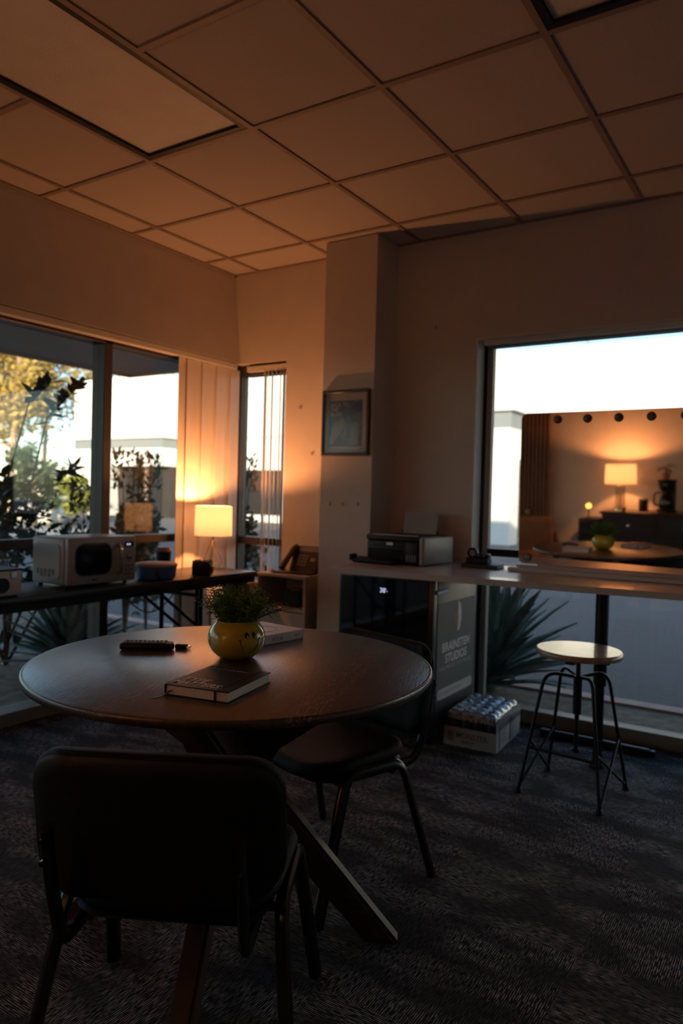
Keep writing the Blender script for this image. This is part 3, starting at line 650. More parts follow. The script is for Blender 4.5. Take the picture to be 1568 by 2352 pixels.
# stool
SX, SY = -.832, 3.145
t = thing('bar_stool', 'round wooden-topped metal stool by the wide window', 'stool', (SX, SY, 0), .0)
MB().lathe([(.150, 0), (.172, .004), (.176, .012), (.176, .022), (.170, .030), (.001, .031)], (.017, -.03, .583), 48).build('seat', M['stoolwood'], t, 40)
MB().box(-.11, .145, -.05, -.02, .565, .583).box(-.005, .03, -.15, .09, .566, .583).build('seat_bracket', M['black'], t)
MB().tube([(.017, -.03, .19), (.017, -.03, .566)], .0095, 12).build('screw_post', M['stoolmet'], t)
MB().tube([(.017, -.03, .34), (.017, -.03, .50)], .018, 14).build('sleeve', M['stoolmet'], t)
MB().lathe([(.010, 0), (.017, .004), (.017, .016), (.010, .02)], (.017, -.03, .175), 16).build('post_stop', M['stoolmet'], t)
feet = {'L': Vector((-.184, -.147, 0)), 'F': Vector((.155, -.177, 0)), 'R': Vector((.184, .157, 0)), 'B': Vector((-.155, .166, 0))}
hub = Vector((.017, -.03, .495)); knees = {}
for k, f in feet.items():
    sh = Vector((f.x*.58+.005, f.y*.58-.008, .50)); P = arc([hub+(sh-hub)*.12, sh+Vector((0, 0, .012)), Vector((f.x, f.y, .018))], .085, 8)
    MB().tube(P, .0075, 10).build('leg', M['stoolmet'], t); knees[k] = (sh, Vector((f.x, f.y, .018)))
    MB().lathe([(.012, 0), (.016, .004), (.012, .016), (.006, .02)], (f.x, f.y, 0), 14).build('foot', M['black'], t)
def onleg(k, z): a, b = knees[k]; return b.lerp(a, (z-.018)/(.50-.018))
for p, q in (('L', 'B'), ('B', 'L'), ('F', 'R'), ('R', 'F')):
    MB().tube([knees[p][1]+(onleg(q, .2)-knees[p][1])*.04, onleg(q, .22)], .0065, 8).build('brace', M['stoolmet'], t)
MB().tube([onleg('L', .19), onleg('F', .19)], .0065, 8).build('stretcher', M['stoolmet'], t)
MB().tube([onleg('B', .19), onleg('R', .19)], .0065, 8).build('stretcher', M['stoolmet'], t)

# desk along the window
t = thing('window_desk', 'long white desk top under the wide window', 'desk')
MB().prism([(-2.055, 3.065), (.9, 3.40), (.9, 3.87), (-2.145, 3.87)], .838, .867).build('desktop', M['desk'], t, 0)
MB().tube([(-.818, 3.506, .38), (-.818, 3.506, .8375)], .030, 20).tube([(-.818, 3.506, .02), (-.818, 3.506, .40)], .022, 20).build('leg', M['tubeblk'], t)
MB().lathe([(.035, 0), (.035, .012), (.022, .03)], (-.818, 3.506, 0), 20).build('foot', M['black'], t)
MB().tube([(.70, 3.6, 0), (.70, 3.6, .8375)], .030, 20).build('leg', M['tubeblk'], t)
t = thing('floor_bar', 'black bar lying on the carpet below the window sill', 'bar', (-.86, 3.80, 0))
MB().rbox(-.32, .22, -.018, .018, 0, .035, .006, 1).build('bar', M['black'], t); MB().rbox(.221, .245, -.014, .014, .004, .031, .004, 1).build('end_cap', M['stoolmet'], t)

# drinks fridge
t = thing('drinks_fridge', 'black drinks fridge with dark glass door under the desk', 'fridge', (0, 0, 0))
x0, x1, y0, y1, zt = -2.10, -1.55, 3.24, 3.77, .832
MB().rbox(x0, x1, y0+.045, y1, .045, zt, .006, 2).build('cabinet', M['fridgeside'], t)
MB().rbox(x0, x1, y0, y0+.042, .05, zt-.004, .006, 2).build('door', M['fridge'], t)
dr = MB().rbox(x0+.012, x1-.028, y0-.004, y0-.0005, .062, zt-.018, .0015, 1).build('door_glass', M['fridgeglass'], t)
for x in (x0+.05, x1-.05):
    for y in (y0+.07, y1-.05): MB().lathe([(.016, 0), (.02, .006), (.012, .045)], (x, y, 0), 14).build('foot', M['black'], t)
MB().rbox(x1-.0005, x1+.012, y0+.02, y0+.14, .755, .775, .003, 1, mtx=T(0, 0, 0)).build('hinge', M['chrome'], t)
text('38', .034, M['display'], t, 'display_digits', FRONT(-1.853, y0-.0045, .742), bold=.0006)
text('F', .012, M['display'], t, 'display_unit', FRONT(-1.812, y0-.0045, .745)); MB().lathe([(.002, 0), (.0022, .0006)], n=10, mtx=T(-1.817, y0-.0045, .762, PI/2, 0, 0)).build('degree_mark', M['display'], t)
# sticker on the side, standing in the yz plane (text runs towards +y)
st = MB().box(x1+.0002, x1+.0012, 3.292, 3.752, .215, .705).build('sticker', M['stick'], t, 0)
XF = x1+.0013
SK = Matrix(((1, 0, 0, 0), (0, 1, 0, 0), (0, 0, 1, 0), (0, 0, 0, 1)))
text('BRAINSTEM', .064, M['stickw'], st, 'lettering', RIGHTF(XF, 3.522, .455), bold=.0013, align='CENTER', sx=1.04)
text('STUDIOS', .064, M['stickw'], st, 'lettering', RIGHTF(XF, 3.522, .395), bold=.0013, align='CENTER', sx=1.04)
text('HOLLYWOOD STORYTELLING', .029, M['stickl'], st, 'lettering', RIGHTF(XF, 3.522, .362), align='CENTER')
# two-part brain: red lobe and pale lobe, each one scalloped outline with a forked notch
def lobe(side, m, e):
    P = [(side*.003, -.078)]
    for k in range(49):
        a = -PI/2+PI*k/48; f = 1+.10*abs(math.sin(k*PI/8)); P.append((side*(.004+.038*math.cos(a)*f), .079*math.sin(a)*(.96+.04*f)))
    P.append((side*.003, .078)); P = P if side > 0 else P[::-1]
    MB().prism(P, 0, e, RIGHTF(XF, 3.530, .618)).build('brain_half', m, st, 0)
lobe(-1, M['stickr'], .0006); lobe(1, M['stickw'], .0006)
q = MB()
for z0 in (-.035, -.005): q.prism([(.001, z0-.012), (.004, z0-.012), (.026, z0+.016), (.022, z0+.016)], .0006, .0009, RIGHTF(XF, 3.530, .618)); q.prism([(-.004, z0-.012), (-.001, z0-.012), (-.022, z0+.016), (-.026, z0+.016)], .0006, .0009, RIGHTF(XF, 3.530, .618))
for k in range(6): q.prism([(-.005, .012+.009*k), (.005, .014+.009*k), (.005, .017+.009*k), (-.005, .015+.009*k)], .0006, .0009, RIGHTF(XF, 3.530, .618))
q.build('brain_notches', M['stick'], st, 0)
MB().prism(rrect(.43, .052, .025, 6), 0, .0008, RIGHTF(XF, 3.522, .245)).build('search_bar', M['stickl'], st, 0)
MB().tube([(XF+.001, 3.345+.012*math.cos(a*.5236), .245+.012*math.sin(a*.5236)) for a in range(12)], .0012, 5, closed=True).build('search_icon', M['greyink'], st)
text('BRAINSTEM STUDIOS', .022, M['greyink'], st, 'lettering', RIGHTF(XF+.0008, 3.38, .237))
MB().box(XF+.0004, XF+.0014, 3.704, 3.710, .231, .259).build('microphone_icon', M['greyink'], st, 0)

# case of drinks
t = thing('drinks_case', 'open cardboard tray of drinks in shrink wrap on the carpet', 'carton', (-1.262, 3.372, 0), math.radians(3))
# local: front-right corner at origin, width along -x, depth along +y
w, dpt = .262, .385
MB().box(-w, 0, 0, dpt, .002, .006).box(-w, 0, -.004, 0, .002, .095).box(-w, 0, dpt, dpt+.004, .002, .095).box(-w-.004, -w, -.004, dpt+.004, .002, .095).build('tray', M['card'], t, 0)
MB().box(0, .004, -.004, dpt+.004, .002, .14).prism([(.0, .14), (dpt, .14), (dpt-.04, .16), (.06, .155)], 0, .004, Matrix(((0, 0, 1, 0), (1, 0, 0, 0), (0, 1, 0, 0), (0, 0, 0, 1)))).build('side_panel', M['card'], t, 0)
text('MONSTER', .036, M['cardpr'], t, 'lettering', FRONT(-.203, -.0045, .046), bold=.0004)
text('ENERGY', .018, M['cardpr'], t, 'lettering', FRONT(-.175, -.0045, .022), bold=.0003)
q = MB()
for i in range(3): q.prism([(0, 0), (.006, .004), (.005, .04), (.008, .052), (0, .048), (.001, .02)], 0, .0006, FRONT(-.245+i*.010, -.0045, .022))
q.build('claw_mark', M['cardpr'], t, 0)
q = MB()
for y in (.03, .04, .055, .25, .27): q.box(.0042, .0046, y, y+.006, .01, .12)
q.box(.0042, .0046, .20, .235, .01, .13); q.build('side_stripes', M['cardpr'], t, 0)
q = MB()
for k in range(5): q.box(.0042, .0046, .08, .16-.02*(k % 2), .03+.014*k, .035+.014*k)
q.build('side_print', M['cardpr'], t, 0)
# shrink film draped over the can tops
q = MB(); nx, ny = 25, 33; vs = []
for j in range(ny):
    for i in range(nx):
        u, v = i/(nx-1), j/(ny-1); x = -w*u; y = dpt*v
        e = min(u, 1-u, v, 1-v); bumpz = .010*abs(math.sin(u*4*PI))*abs(math.sin(v*6*PI)); z = .170+bumpz+rnd.uniform(-.0035, .0035)
        if e < .001: z = .135+rnd.uniform(-.006, .006)
        elif e < .05: z -= .008
        vs.append((x, y, z))
q.add(vs, [(j*nx+i, j*nx+i+1, (j+1)*nx+i+1, (j+1)*nx+i) for j in range(ny-1) for i in range(nx-1)])
rim = []; nn = 24
for k in range(nn+1):
    a = k/nn; rim.append((.003, dpt*a))
q.build('shrink_wrap', M['wrap'], t, 60); q = MB()
vs = []
for k in range(nn+1):
    for s_ in range(4): vs.append((.001+.006*math.sin(s_*.9)+rnd.uniform(0, .004), dpt*k/nn, .165-.022*s_))
q.add(vs, [(4*k+s_, 4*k+s_+1, 4*k+s_+5, 4*k+s_+4) for k in range(nn) for s_ in range(3)])
vs = []
for k in range(nn+1):
    x = -w*k/nn
    for s_ in range(3): vs.append((x, -.001-.0*s_+(.012 if s_ == 0 else .0)*0, .150-.024*s_+rnd.uniform(-.003, .003)))
q.add(vs, [(3*k+s_, 3*k+s_+1, 3*k+s_+4, 3*k+s_+3) for k in range(nn) for s_ in range(2)])
q.build('wrap_skirt', M['film'], t, 60)
canb = MB().lathe([(.025, 0), (.030, .008), (.031, .012), (.031, .140), (.026, .152)], n=18).mesh('can_body', M['can']); cant = MB().lathe([(.027, .1521), (.0275, .155), (.025, .1555), (.024, .1525)], n=18).mesh('can_rim', M['cantop'])
ca, sa = math.cos(math.radians(3)), math.sin(math.radians(3))
for j in range(6):
    for i in range(4):
        lx, ly = -.0345-.0645*i, .035+.0635*j
        c = thing('drink_can', 'tall dark drink can in the wrapped tray, %s row, %s' % (('front', 'second', 'third', 'fourth', 'fifth', 'rearmost')[j], ('at the right end', 'second from the right', 'third from the right', 'at the left end')[i]), 'can', (-1.262+lx*ca-ly*sa, 3.372+lx*sa+ly*ca, .0065), group='cans in the wrapped tray')
        link('can_body', canb, c); link('can_rim', cant, c)

# folding table on the left
t = thing('folding_table', 'long dark folding table along the left window', 'table')
MB().rbox(-3.385, -2.93, .6, 3.57, .705, .742, .005, 2).build('tabletop', M['folding'], t)
MB().box(-2.955, -2.935, .62, 3.55, .675, .7045).box(-3.38, -3.36, .62, 3.55, .675, .7045).build('apron', M['black'], t, 0)
for yb, s_ in ((3.14, -1), (1.10, 1)):
    for x in (-3.32, -3.0):
        MB().tube([(x, yb, .02), (x, yb, .70)], .0135, 10).build('leg', M['tubeblk'], t)
        MB().tube([(x, yb, .012), (x, yb, .03)], .017, 10).build('foot_cap', M['black'], t)
    MB().tube([(-3.32, yb, .12), (-3.0, yb, .12)], .011, 8).tube([(-3.32, yb, .62), (-3.0, yb, .62)], .011, 8).build('cross_bar', M['tubeblk'], t)
    ye = yb-s_*.30
    for x in (-3.32, -3.0):
        MB().tube([(x, ye, .02), (x, ye, .70)], .0125, 10).build('leg', M['tubeblk'], t)
        MB().tube([(x, ye, .012), (x, ye, .03)], .016, 10).build('foot_cap', M['black'], t)
    for x in (-3.25, -3.07): MB().tube([(x, yb+s_*.32, .7045), (x, ye, .24)], .010, 8).build('brace', M['tubeblk'], t)
    MB().tube([(-3.32, ye, .24), (-3.0, ye, .24)], .011, 8).build('cross_bar', M['tubeblk'], t)
tag(MB().tube([(-3.375, 2.85+.5*k/12, .66-.16*math.sin(PI*k/12)-.02*k/12) for k in range(13)], .0045, 6).build('power_cable', M['black']), 'black cable sagging in an arc below the folding table', 'cable')

# microwave
t = thing('microwave', 'cream microwave oven with rounded dark window on the folding table', 'microwave', (-3.0, 2.235, .742))
MB().rbox(-.29, -.035, .0, .415, .014, .245, .012, 3).build('body', M['mwside'], t)
MB().rbox(-.034, 0, .0, .415, .014, .247, .010, 3).build('front_panel', M['cream'], t)
dm = Matrix(((0, 0, 1, 0), (1, 0, 0, 0), (0, 1, 0, 0), (0, 0, 0, 1)))
def onx(x, y, z): return Matrix.Translation((x, y, z)) @ dm
MB().prism(rrect(.205, .145, .042, 8), 0, .003, onx(.0003, .145, .137)).build('window', M['darkglass'], t, 0)
MB().prism(rrect(.222, .162, .050, 8), 0, .0015, onx(.0001, .145, .137)).build('window_rim', M['bronze'], t, 0)
MB().tube(arc([(.001, .292, .205), (.028, .292, .195), (.030, .292, .07), (.001, .292, .055)], .03), .0075, 10, flat=1.4).build('handle', M['chrome'], t)
MB().prism(rrect(.056, .026, .004, 3), 0, .0015, onx(.0003, .365, .205)).build('display', M['darkglass'], t, 0)
text('0:00', .016, M['display'], t, 'display_digits', RIGHTF(.002, .348, .199), bold=.0003)
MB().lathe([(.015, 0), (.014, .010), (.0, .0105)], n=20, mtx=T(.0003, .367, .140, 0, PI/2, 0)).build('dial', M['chrome'], t)
kb = MB().lathe([(.0055, 0), (.005, .003), (.0, .0032)], n=12, mtx=Euler((0, PI/2, 0)).to_matrix().to_4x4()).mesh('button', M['chrome'])
for i in range(3):
    for j in range(3): link('button', kb, t, (.0003, .348+.018*i, .095-.022*j))
text('MICROWAVE', .009, M['ink'], t, 'maker_mark', RIGHTF(.0006, .13, .034)) if False else MB().prism(rrect(.032, .008, .003, 3), 0, .0006, onx(.0003, .15, .036)).build('badge', M['bronze'], t, 0)
MB().prism(rrect(.20, .17, .03, 6), 0, .003, FRONT(-.165, -.0005, .13)).build('side_panel', M['mwside'], t, 0)
vm = MB().box(-.008, .008, -.001, 0, -.003, .003).mesh('vent', M['darkglass'], 0)
for i in range(5):
    for j in range(4 if i in (1, 2, 3) else 3): link('vent', vm, t, (-.235+.03*i, -.0045, .085-.010*j))
for x in (-.26, -.05):
    for y in (.03, .385): MB().lathe([(.010, 0), (.012, .004), (.008, .014)], (x, y, 0), 12).build('foot', M['black'], t)
# white box left of it
t = thing('countertop_appliance', 'white metal box appliance with black oval at the left end of the folding table', 'appliance', (-3.0, 1.66, .742))
MB().rbox(-.22, .045, 0, .30, .008, .118, .006, 2).build('body', M['white'], t)
MB().rbox(-.22, .047, 0, .305, .1185, .125, .002, 1).build('lid', M['black'], t)
MB().prism(rrect(.11, .066, .032, 8), 0, .002, onx(.0455, .185, .055)).build('oval_opening', M['darkglass'], t, 0)
MB().rbox(.046, .050, .245, .272, .085, .112, .002, 1).build('latch', M['chrome'], t)
MB().rbox(-.2, .03, .01, .29, 0, .0075, .002, 1).build('base_strip', M['black'], t)
# blue tub, dark cup, black box
t = thing('lidded_tub', 'round blue tub with pinkish lid beside the microwave', 'tub', (-3.05, 2.84, .742))
MB().lathe([(.092, 0), (.104, .01), (.108, .05), (.110, .072)], n=40).build('tub', M['blue'], t)
MB().lathe([(.110, .0721), (.114, .074), (.114, .084), (.108, .089), (.0, .090)], n=40).build('lid', M['pink'], t)
MB().tube(arc([(.09, -.06, .01), (.125, -.095, .02), (.10, -.10, .055), (.08, -.075, .06)], .02), .009, 8).build('handle', M['black'], t)
t = thing('lidded_cup', 'dark cup with a pale lid behind the blue tub', 'cup', (-3.27, 3.10, .742))
MB().lathe([(.034, 0), (.042, .06), (.045, .125)], n=28).build('cup', M['black'], t); MB().lathe([(.047, .1251), (.047, .135), (.040, .150), (.0, .152)], n=28).build('lid', M['pink'], t)
t = thing('small_planter', 'small black cube planter with a round dial in front of the lamp', 'planter', (-3.0, 3.15, .742), math.radians(30))
MB().rbox(-.052, .052, -.045, .045, 0, .072, .005, 2).build('box', M['black'], t)
MB().lathe([(.022, 0), (.020, .010), (.012, .012), (.0, .012)], n=24, mtx=T(.0521, 0, .036, 0, PI/2, 0)).build('dial', M['bronze'], t)
q = MB(); r = random.Random(5)
for k in range(40):
    x, y = r.uniform(-.045, .045), r.uniform(-.038, .038); q.lathe([(.006, 0), (.009, .008), (.005, .016), (.001, .019)], (x, y, .0705), 7)
q.build('succulent_tops', M['leafdark'], t); t.children[-1]['kind'] = 'stuff'

# table lamps
def lamp_light(t, z, w, r=.03):
    l = bpy.data.lights.new('lamp_bulb_light', 'POINT'); l.energy = w; l.color = LAMP_COL; l.shadow_soft_size = r
    o = bpy.data.objects.new('lamp_bulb_light', l); COL.objects.link(o); o.parent = t; o.location = (0, 0, z)
t = thing('table_lamp', 'lit table lamp with cream drum shade in the corner by the blind', 'lamp', (-3.19, 3.44, .742))
MB().lathe([(.117, .214), (.115, .400), (.1135, .400), (.1155, .214)], n=48, caps=False).build('lamp_shade', M['shade'], t, 60)
wpts = [(math.cos(a)*.062, math.sin(a)*.062, .052) for a in (.4, 1.97, 3.54, 5.11)]; bpts = [(math.cos(a)*.035, math.sin(a)*.035, .003) for a in (.4, 1.97, 3.54, 5.11)]
q = MB()
for i in range(4):
    q.tube([(0, 0, .205), wpts[i]], .0022, 6); q.tube([wpts[i], wpts[(i+1) % 4]], .0022, 6); q.tube([wpts[i], bpts[i]], .0022, 6); q.tube([bpts[i], bpts[(i+1) % 4]], .0022, 6)
q.build('wire_base', M['brass'], t)
MB().tube([(0, 0, .185), (0, 0, .285)], .009, 12).build('socket', M['brass'], t)
MB().lathe([(.006, 0), (.014, .012), (.020, .03), (.014, .048), (.001, .055)], (0, 0, .285), 20).build('bulb', M['bulb'], t)
q = MB()
for a in (0, 2.09, 4.19): q.tube([(0, 0, .262), (.108*math.cos(a), .108*math.sin(a), .262)], .0015, 5)
q.build('shade_spider', M['brass'], t)
lamp_light(t, .36, LAMP_W, .02)

# phone shelf
t = thing('shelf_unit', 'small white shelf cabinet under the desk phone', 'cabinet', (0, 0, 0))
x0, x1, y0, y1 = -2.935, -2.565, 3.58, 3.865
MB().box(x0, x0+.018, y0, y1, 0, .715).build('side_panel', M['shelf'], t, 0); MB().box(x1-.018, x1, y0, y1, 0, .715).build('side_panel', M['shelf'], t, 0)
MB().rbox(x0-.004, x1+.004, y0-.006, y1, .7155, .735, .002, 1).build('top', M['shelf'], t)
MB().box(x0+.018, x1-.018, y1-.008, y1, 0, .715).build('back_panel', M['shelf'], t, 0)
MB().box(x0+.018, x1-.018, y0+.002, y1-.009, .512, .530).build('shelf_board', M['shelf'], t, 0)
MB().box(x0+.02, x1-.02, y0+.002, y0+.018, .03, .505).build('door', M['shelf'], t, 0)
t = thing('card_reader', 'black boxy device inside the shelf cabinet', 'device', (-2.70, 3.70, .5305))
MB().rbox(-.085, .045, -.06, .06, 0, .10, .006, 2).build('body', M['printer'], t); MB().rbox(-.03, .04, -.05, .03, .1005, .112, .003, 1).build('top_tray', M['greyink'], t)
MB().rbox(.05, .08, -.04, .05, 0, .115, .004, 1).build('side_block', M['black'], t)
# desk phone
t = thing('desk_phone', 'dark desk phone on top of the white shelf cabinet', 'phone', (-2.715, 3.725, .7362), math.radians(8))
MB().rbox(-.13, .125, -.10, .10, 0, .014, .004, 1).build('base', M['phone'], t)
B = T(.02, .035, .085, math.radians(52), 0, 0)
MB().rbox(-.095, .105, -.105, .095, -.012, .012, .006, 2, mtx=B).build('console', M['phone'], t)
MB().rbox(-.06, .085, .050, .085, .0122, .014, .0015, 1, mtx=B).build('screen', M['greyink'], t)
km = MB().rbox(-.008, .008, -.006, .006, 0, .003, .0012, 1).mesh('key', M['greyink'])
for i in range(3):
    for j in range(4):
        o = link('key', km, t); o.matrix_local = B @ Matrix.Translation((-.035+.024*i, .015-.022*j, .0122))
o = link('key', km, t, scale=1.0); o.matrix_local = B @ Matrix.Translation((.06, -.01, .0122)) @ Matrix.Diagonal((2, 2, 1, 1))
q = MB(); q.tube([Vector((-.085, -.085, .030)), Vector((-.082, -.055, .062)), Vector((-.078, -.0, .105)), Vector((-.07, .05, .145)), Vector((-.062, .075, .160))], [.020, .021, .017, .022, .019], 12)
q.build('handset', M['phone'], t, 60)
MB().box(.06, .11, .02, .10, .012, .07).build('stand', M['phone'], t, 0)
tag(MB().tube(arc([(-2.80, 3.63, .7405), (-2.86, 3.60, .7405), (-2.90, 3.66, .7405), (-2.83, 3.70, .7405)], .04), .005, 6).build('phone_cord', M['phone']), 'dark cord lying beside the desk phone', 'cord')
tag(MB().lathe([(.010, 0), (.012, .004), (.012, .022), (.007, .028)], (-2.845, 3.600, .7355), 14).build('small_bottle', M['whitebook']), 'tiny pale bottle at the front of the phone shelf', 'bottle')
# waste bin with bag
t = thing('waste_bin', 'black waste bin with grey bag between table and shelf cabinet', 'bin', (-3.13, 3.66, 0))
MB().lathe([(.095, 0), (.12, .60), (.116, .60), (.092, .01)], n=28).build('bin', M['bin'], t)
q = MB(); n = 28; vs = []
for k, (rr, z) in enumerate(((.118, .55), (.128, .60), (.124, .655), (.105, .66), (.098, .60))):
    for j in range(n): vs.append(((rr+rnd.uniform(-.005, .005))*math.cos(2*PI*j/n), (rr+rnd.uniform(-.005, .005))*math.sin(2*PI*j/n), z+rnd.uniform(-.006, .006)))
q.add(vs, [(k*n+j, k*n+(j+1) % n, (k+1)*n+(j+1) % n, (k+1)*n+j) for k in range(4) for j in range(n)]); q.build('bag_liner', M['liner'], t, 60)

# framed poster on the pillar
t = thing('framed_poster', 'dark-framed poster reading BACK TO THE BLUES on the pillar', 'poster', (-2.336, 3.63, 1.657))
w, h, b = .163, .194, .019
for a in (((-w, w, -.022, -.001, h-b, h)), ((-w, w, -.022, -.001, -h, -h+b)), ((-w, -w+b, -.022, -.001, -h+b, h-b)), ((w-b, w, -.022, -.001, -h+b, h-b))): MB().rbox(*a, .003, 1).build('frame_side', M['framewood'], t)
MB().box(-w+b, w-b, -.010, -.002, -h+b, h-b).build('mat_board', M['matboard'], t, 0)
MB().box(-.118, .112, -.0115, -.0102, -.140, .130).build('print', M['art'], t, 0)
for i, s_ in enumerate(('BACK TO', 'THE', 'BLUES')): text(s_, .029, M['matboard'], t, 'lettering', FRONT(-.105, -.012, .096-.027*i), bold=.0006)
MB().prism([(-.09, -.02), (-.02, .035), (.0, .0), (-.03, -.05), (-.08, -.12), (-.115, -.13)], 0, .0004, FRONT(0, -.0119, 0)).prism([(.03, -.13), (.05, -.02), (.08, .01), (.10, -.05), (.09, -.13)], 0, .0004, FRONT(0, -.0119, 0)).build('figure', M['artpale'], t, 0)
MB().box(-w+b, w-b, -.016, -.0150, -h+b, h-b).build('glass', M['posterglass'], t, 0)

# printer
t = thing('printer', 'black and grey inkjet printer on the desk beside the pillar', 'printer', (-2.07, 3.46, .867), math.radians(-3))
W_, D_, H_ = .36, .33, .155
MB().rbox(0, W_-.11, .0, D_, .008, H_-.03, .008, 2).build('body', M['printer'], t)
MB().rbox(W_-.109, W_-.032, -.012, D_, .008, H_-.03, .008, 2).build('ink_tank', M['printer'], t)
MB().rbox(W_-.031, W_, -.006, D_, .004, H_-.002, .012, 3).build('side_cover', M['printerside'], t)
MB().rbox(-.004, W_-.032, -.004, D_, H_-.029, H_, .006, 2).build('scanner_lid', M['printer'], t)
MB().rbox(.03, W_-.06, -.0055, .04, H_+.0003, H_+.004, .0015, 1).build('lid_edge', M['white'], t)
MB().rbox(.012, W_-.125, -.0035, -.0006, .028, .082, .001, 1).build('output_slot', M['darkglass'], t)
MB().rbox(.02, W_-.135, -.012, -.0036, .098, .102, .001, 1).build('panel_lip', M['printer'], t)
MB().rbox(-.045, W_-.15, -.075, .0, .012, .035, .006, 2, mtx=T(0, 0, 0, .15, 0, 0)).build('output_tray', M['printer'], t)
MB().rbox(-.060, -.040, -.085, -.030, .012, .046, .004, 1).build('tray_stop', M['printer'], t)
im = MB().rbox(-.004, .004, -.001, .002, -.018, .018, .001, 1).mesh('ink_window', M['greyink'])
for i in range(4): link('ink_window', im, t, (W_-.095+.016*i, -.0135, .04))
MB().rbox(.13, .17, -.0055, -.0042, .10, .118, .0005, 1).build('screen', M['bookink'], t)
P_ = T(.06, D_-.05, H_+.003, math.radians(80), 0, 0)
MB().box(.0, .215, 0, .125, 0, .0012, mtx=P_).build('paper', M['card'], t, 0)
MB().box(-.012, .225, 0, .02, -.008, -.001, mtx=P_).build('paper_rest', M['printer'], t, 0)
# tape dispenser with flat black book
t = thing('tape_dispenser', 'black tape dispenser with a pale roll on the desk left of the mirror', 'dispenser', (-1.50, 3.685, .8885), math.radians(-2))
MB().rbox(-.068, .055, -.03, .03, 0, .028, .004, 1).build('base', M['black'], t)
MB().rbox(-.02, .055, -.022, .022, .0285, .052, .006, 2).build('arm', M['black'], t)
MB().lathe([(.029, -.012), (.029, .012), (.017, .012), (.017, -.012)], n=28, mtx=T(-.040, 0, .052, PI/2, 0, 0)).build('reel', M['black'], t)
MB().lathe([(.0165, -.010), (.0165, .010)], n=24, mtx=T(-.040, 0, .052, PI/2, 0, 0)).build('tape_roll', M['matboard'], t)
for x in (.0, .035): MB().lathe([(.006, 0), (.005, .003), (0, .003)], n=12, mtx=T(x, -.0222, .042, PI/2, 0, 0)).build('screw', M['greyink'], t)
t = thing('closed_folder', 'flat dark folder under the tape dispenser on the desk', 'folder', (-1.475, 3.66, .8672), math.radians(2))
MB().rbox(-.10, .10, -.055, .06, 0, .006, .001, 1).build('cover', M['black'], t); MB().rbox(-.098, .098, -.053, .058, .0062, .015, .001, 1).build('pages', M['bronze'], t); MB().rbox(-.10, .10, -.055, .06, .0152, .0205, .001, 1).build('cover', M['black'], t)

# vanity mirror
t = thing('vanity_mirror', 'large lighted vanity mirror standing on the desk', 'mirror', (0, 0, 0))
ang = .027; MX = T(-.69, 3.735/math.cos(ang)-1.29*math.tan(ang), 1.29, PI/2+ang, 0, 0)
MB().prism(rrect(1.215, .775, .028, 8), -.0005, -.0065, MX).build('back_plate', M['white'], t, 0)
MB().prism(rrect(1.212, .772, .028, 8), 0, .0003, MX).build('mirror_glass', M['mirror'], t, 0)
mi = MX.inverted()
def bulbat(u, v):
    q = T(u, v, .0004)
    b_ = MB().lathe([(.0175, 0), (.0175, .0045), (.0150, .006), (.0, .0065)], n=24, mtx=MX @ q).build('vanity_bulb', M['lens2'], t)
    MB().lathe([(.0205, 0), (.0215, .003), (.0195, .0035), (.0182, .0005)], n=28, mtx=MX @ q).build('bulb_ring', M['bronze'], b_)
M['lens2'] = mat('unlit_bulb', (.16, .11, .075), .35, var=.05)
for i in range(8): bulbat(-.42+.1475*i, .352)
M['lens2'] = mat('unlit_bulb_clear', (.30, .23, .19), .3, var=.05)
for z in (1.17, .935): bulbat(-.560, z-1.29)
for z in (1.64, 1.405, 1.17, .935): bulbat(.60 if False else .575, z-1.29) if z < 1.6 else None
for i in range(3): MB().lathe([(.004, 0), (.004, .0006)], n=10, mtx=MX @ T(-.13+.012*i, -.343, .0005)).build('touch_button', M['terracotta'], t)
MB().rbox(-1.315, -.08, 3.60, 3.80, .8675, .888, .004, 1, mtx=Matrix.Identity(4)).build('base_shelf', M['desk'], t)
MB().rbox(-1.29, -.09, 3.655, 3.69, .8885, .897, .002, 1).build('ledge', M['desk'], t)
MB().rbox(-1.2, -.2, 3.722, 3.742, .8885, .95, .002, 1).build('back_support', M['desk'], t)
for x in (-1.07, -.35): MB().lathe([(.004, 0), (.003, .002)], n=10, mtx=T(x, 3.60, .878, PI/2, 0, 0)).build('screw', M['chrome'], t)

# ================================================================ ON THE ROUND TABLE
ZT = .7592
# smiling pot with plant
PX, PY = -1.372, 1.586
t = thing('yellow_pot', 'round yellow ceramic pot with a drawn smile on the walnut table', 'pot', (PX, PY, ZT))
prof = [(.030, 0), (.044, .001)]+[(.0815*math.sqrt(1-((z-.057)/.0665)**2), z) for z in [.006+.0965*k/26 for k in range(27)]]+[(.0555, .1055), (.053, .107), (.0505, .1055), (.054, .095), (.056, .085), (.040, .070)]
MB().lathe(prof, n=64).build('pot', M['yellow'], t, 60)
MB().lathe([(.057, .088), (.03, .092), (.001, .093)], n=24).build('soil', M['soil'], t)
toc = math.atan2(-PY, -PX)   # direction of the camera
def rad_at(z):
    for (r0_, z0_), (r1_, z1_) in zip(prof[:-1], prof[1:]):
        if z0_ <= z <= z1_: return r0_+(r1_-r0_)*(z-z0_)/(z1_-z0_)
    return .08
def onpot(az, z, e=.0006): rr = rad_at(z)+e; return Vector((rr*math.cos(toc+az), rr*math.sin(toc+az), z))
q = MB(); P = []
for k in range(21):
    s_ = k/20; az = .12+.72*s_; z = .062-.036*math.sin(PI*s_)**.55; P.append(onpot(az, z))
q.tube(P, .0011, 6); q.tube([onpot(.06, .0655), onpot(.12, .0625), onpot(.19, .0655)], .001, 6); q.tube([onpot(.80, .0625), onpot(.86, .064), onpot(.90, .068)], .001, 6)
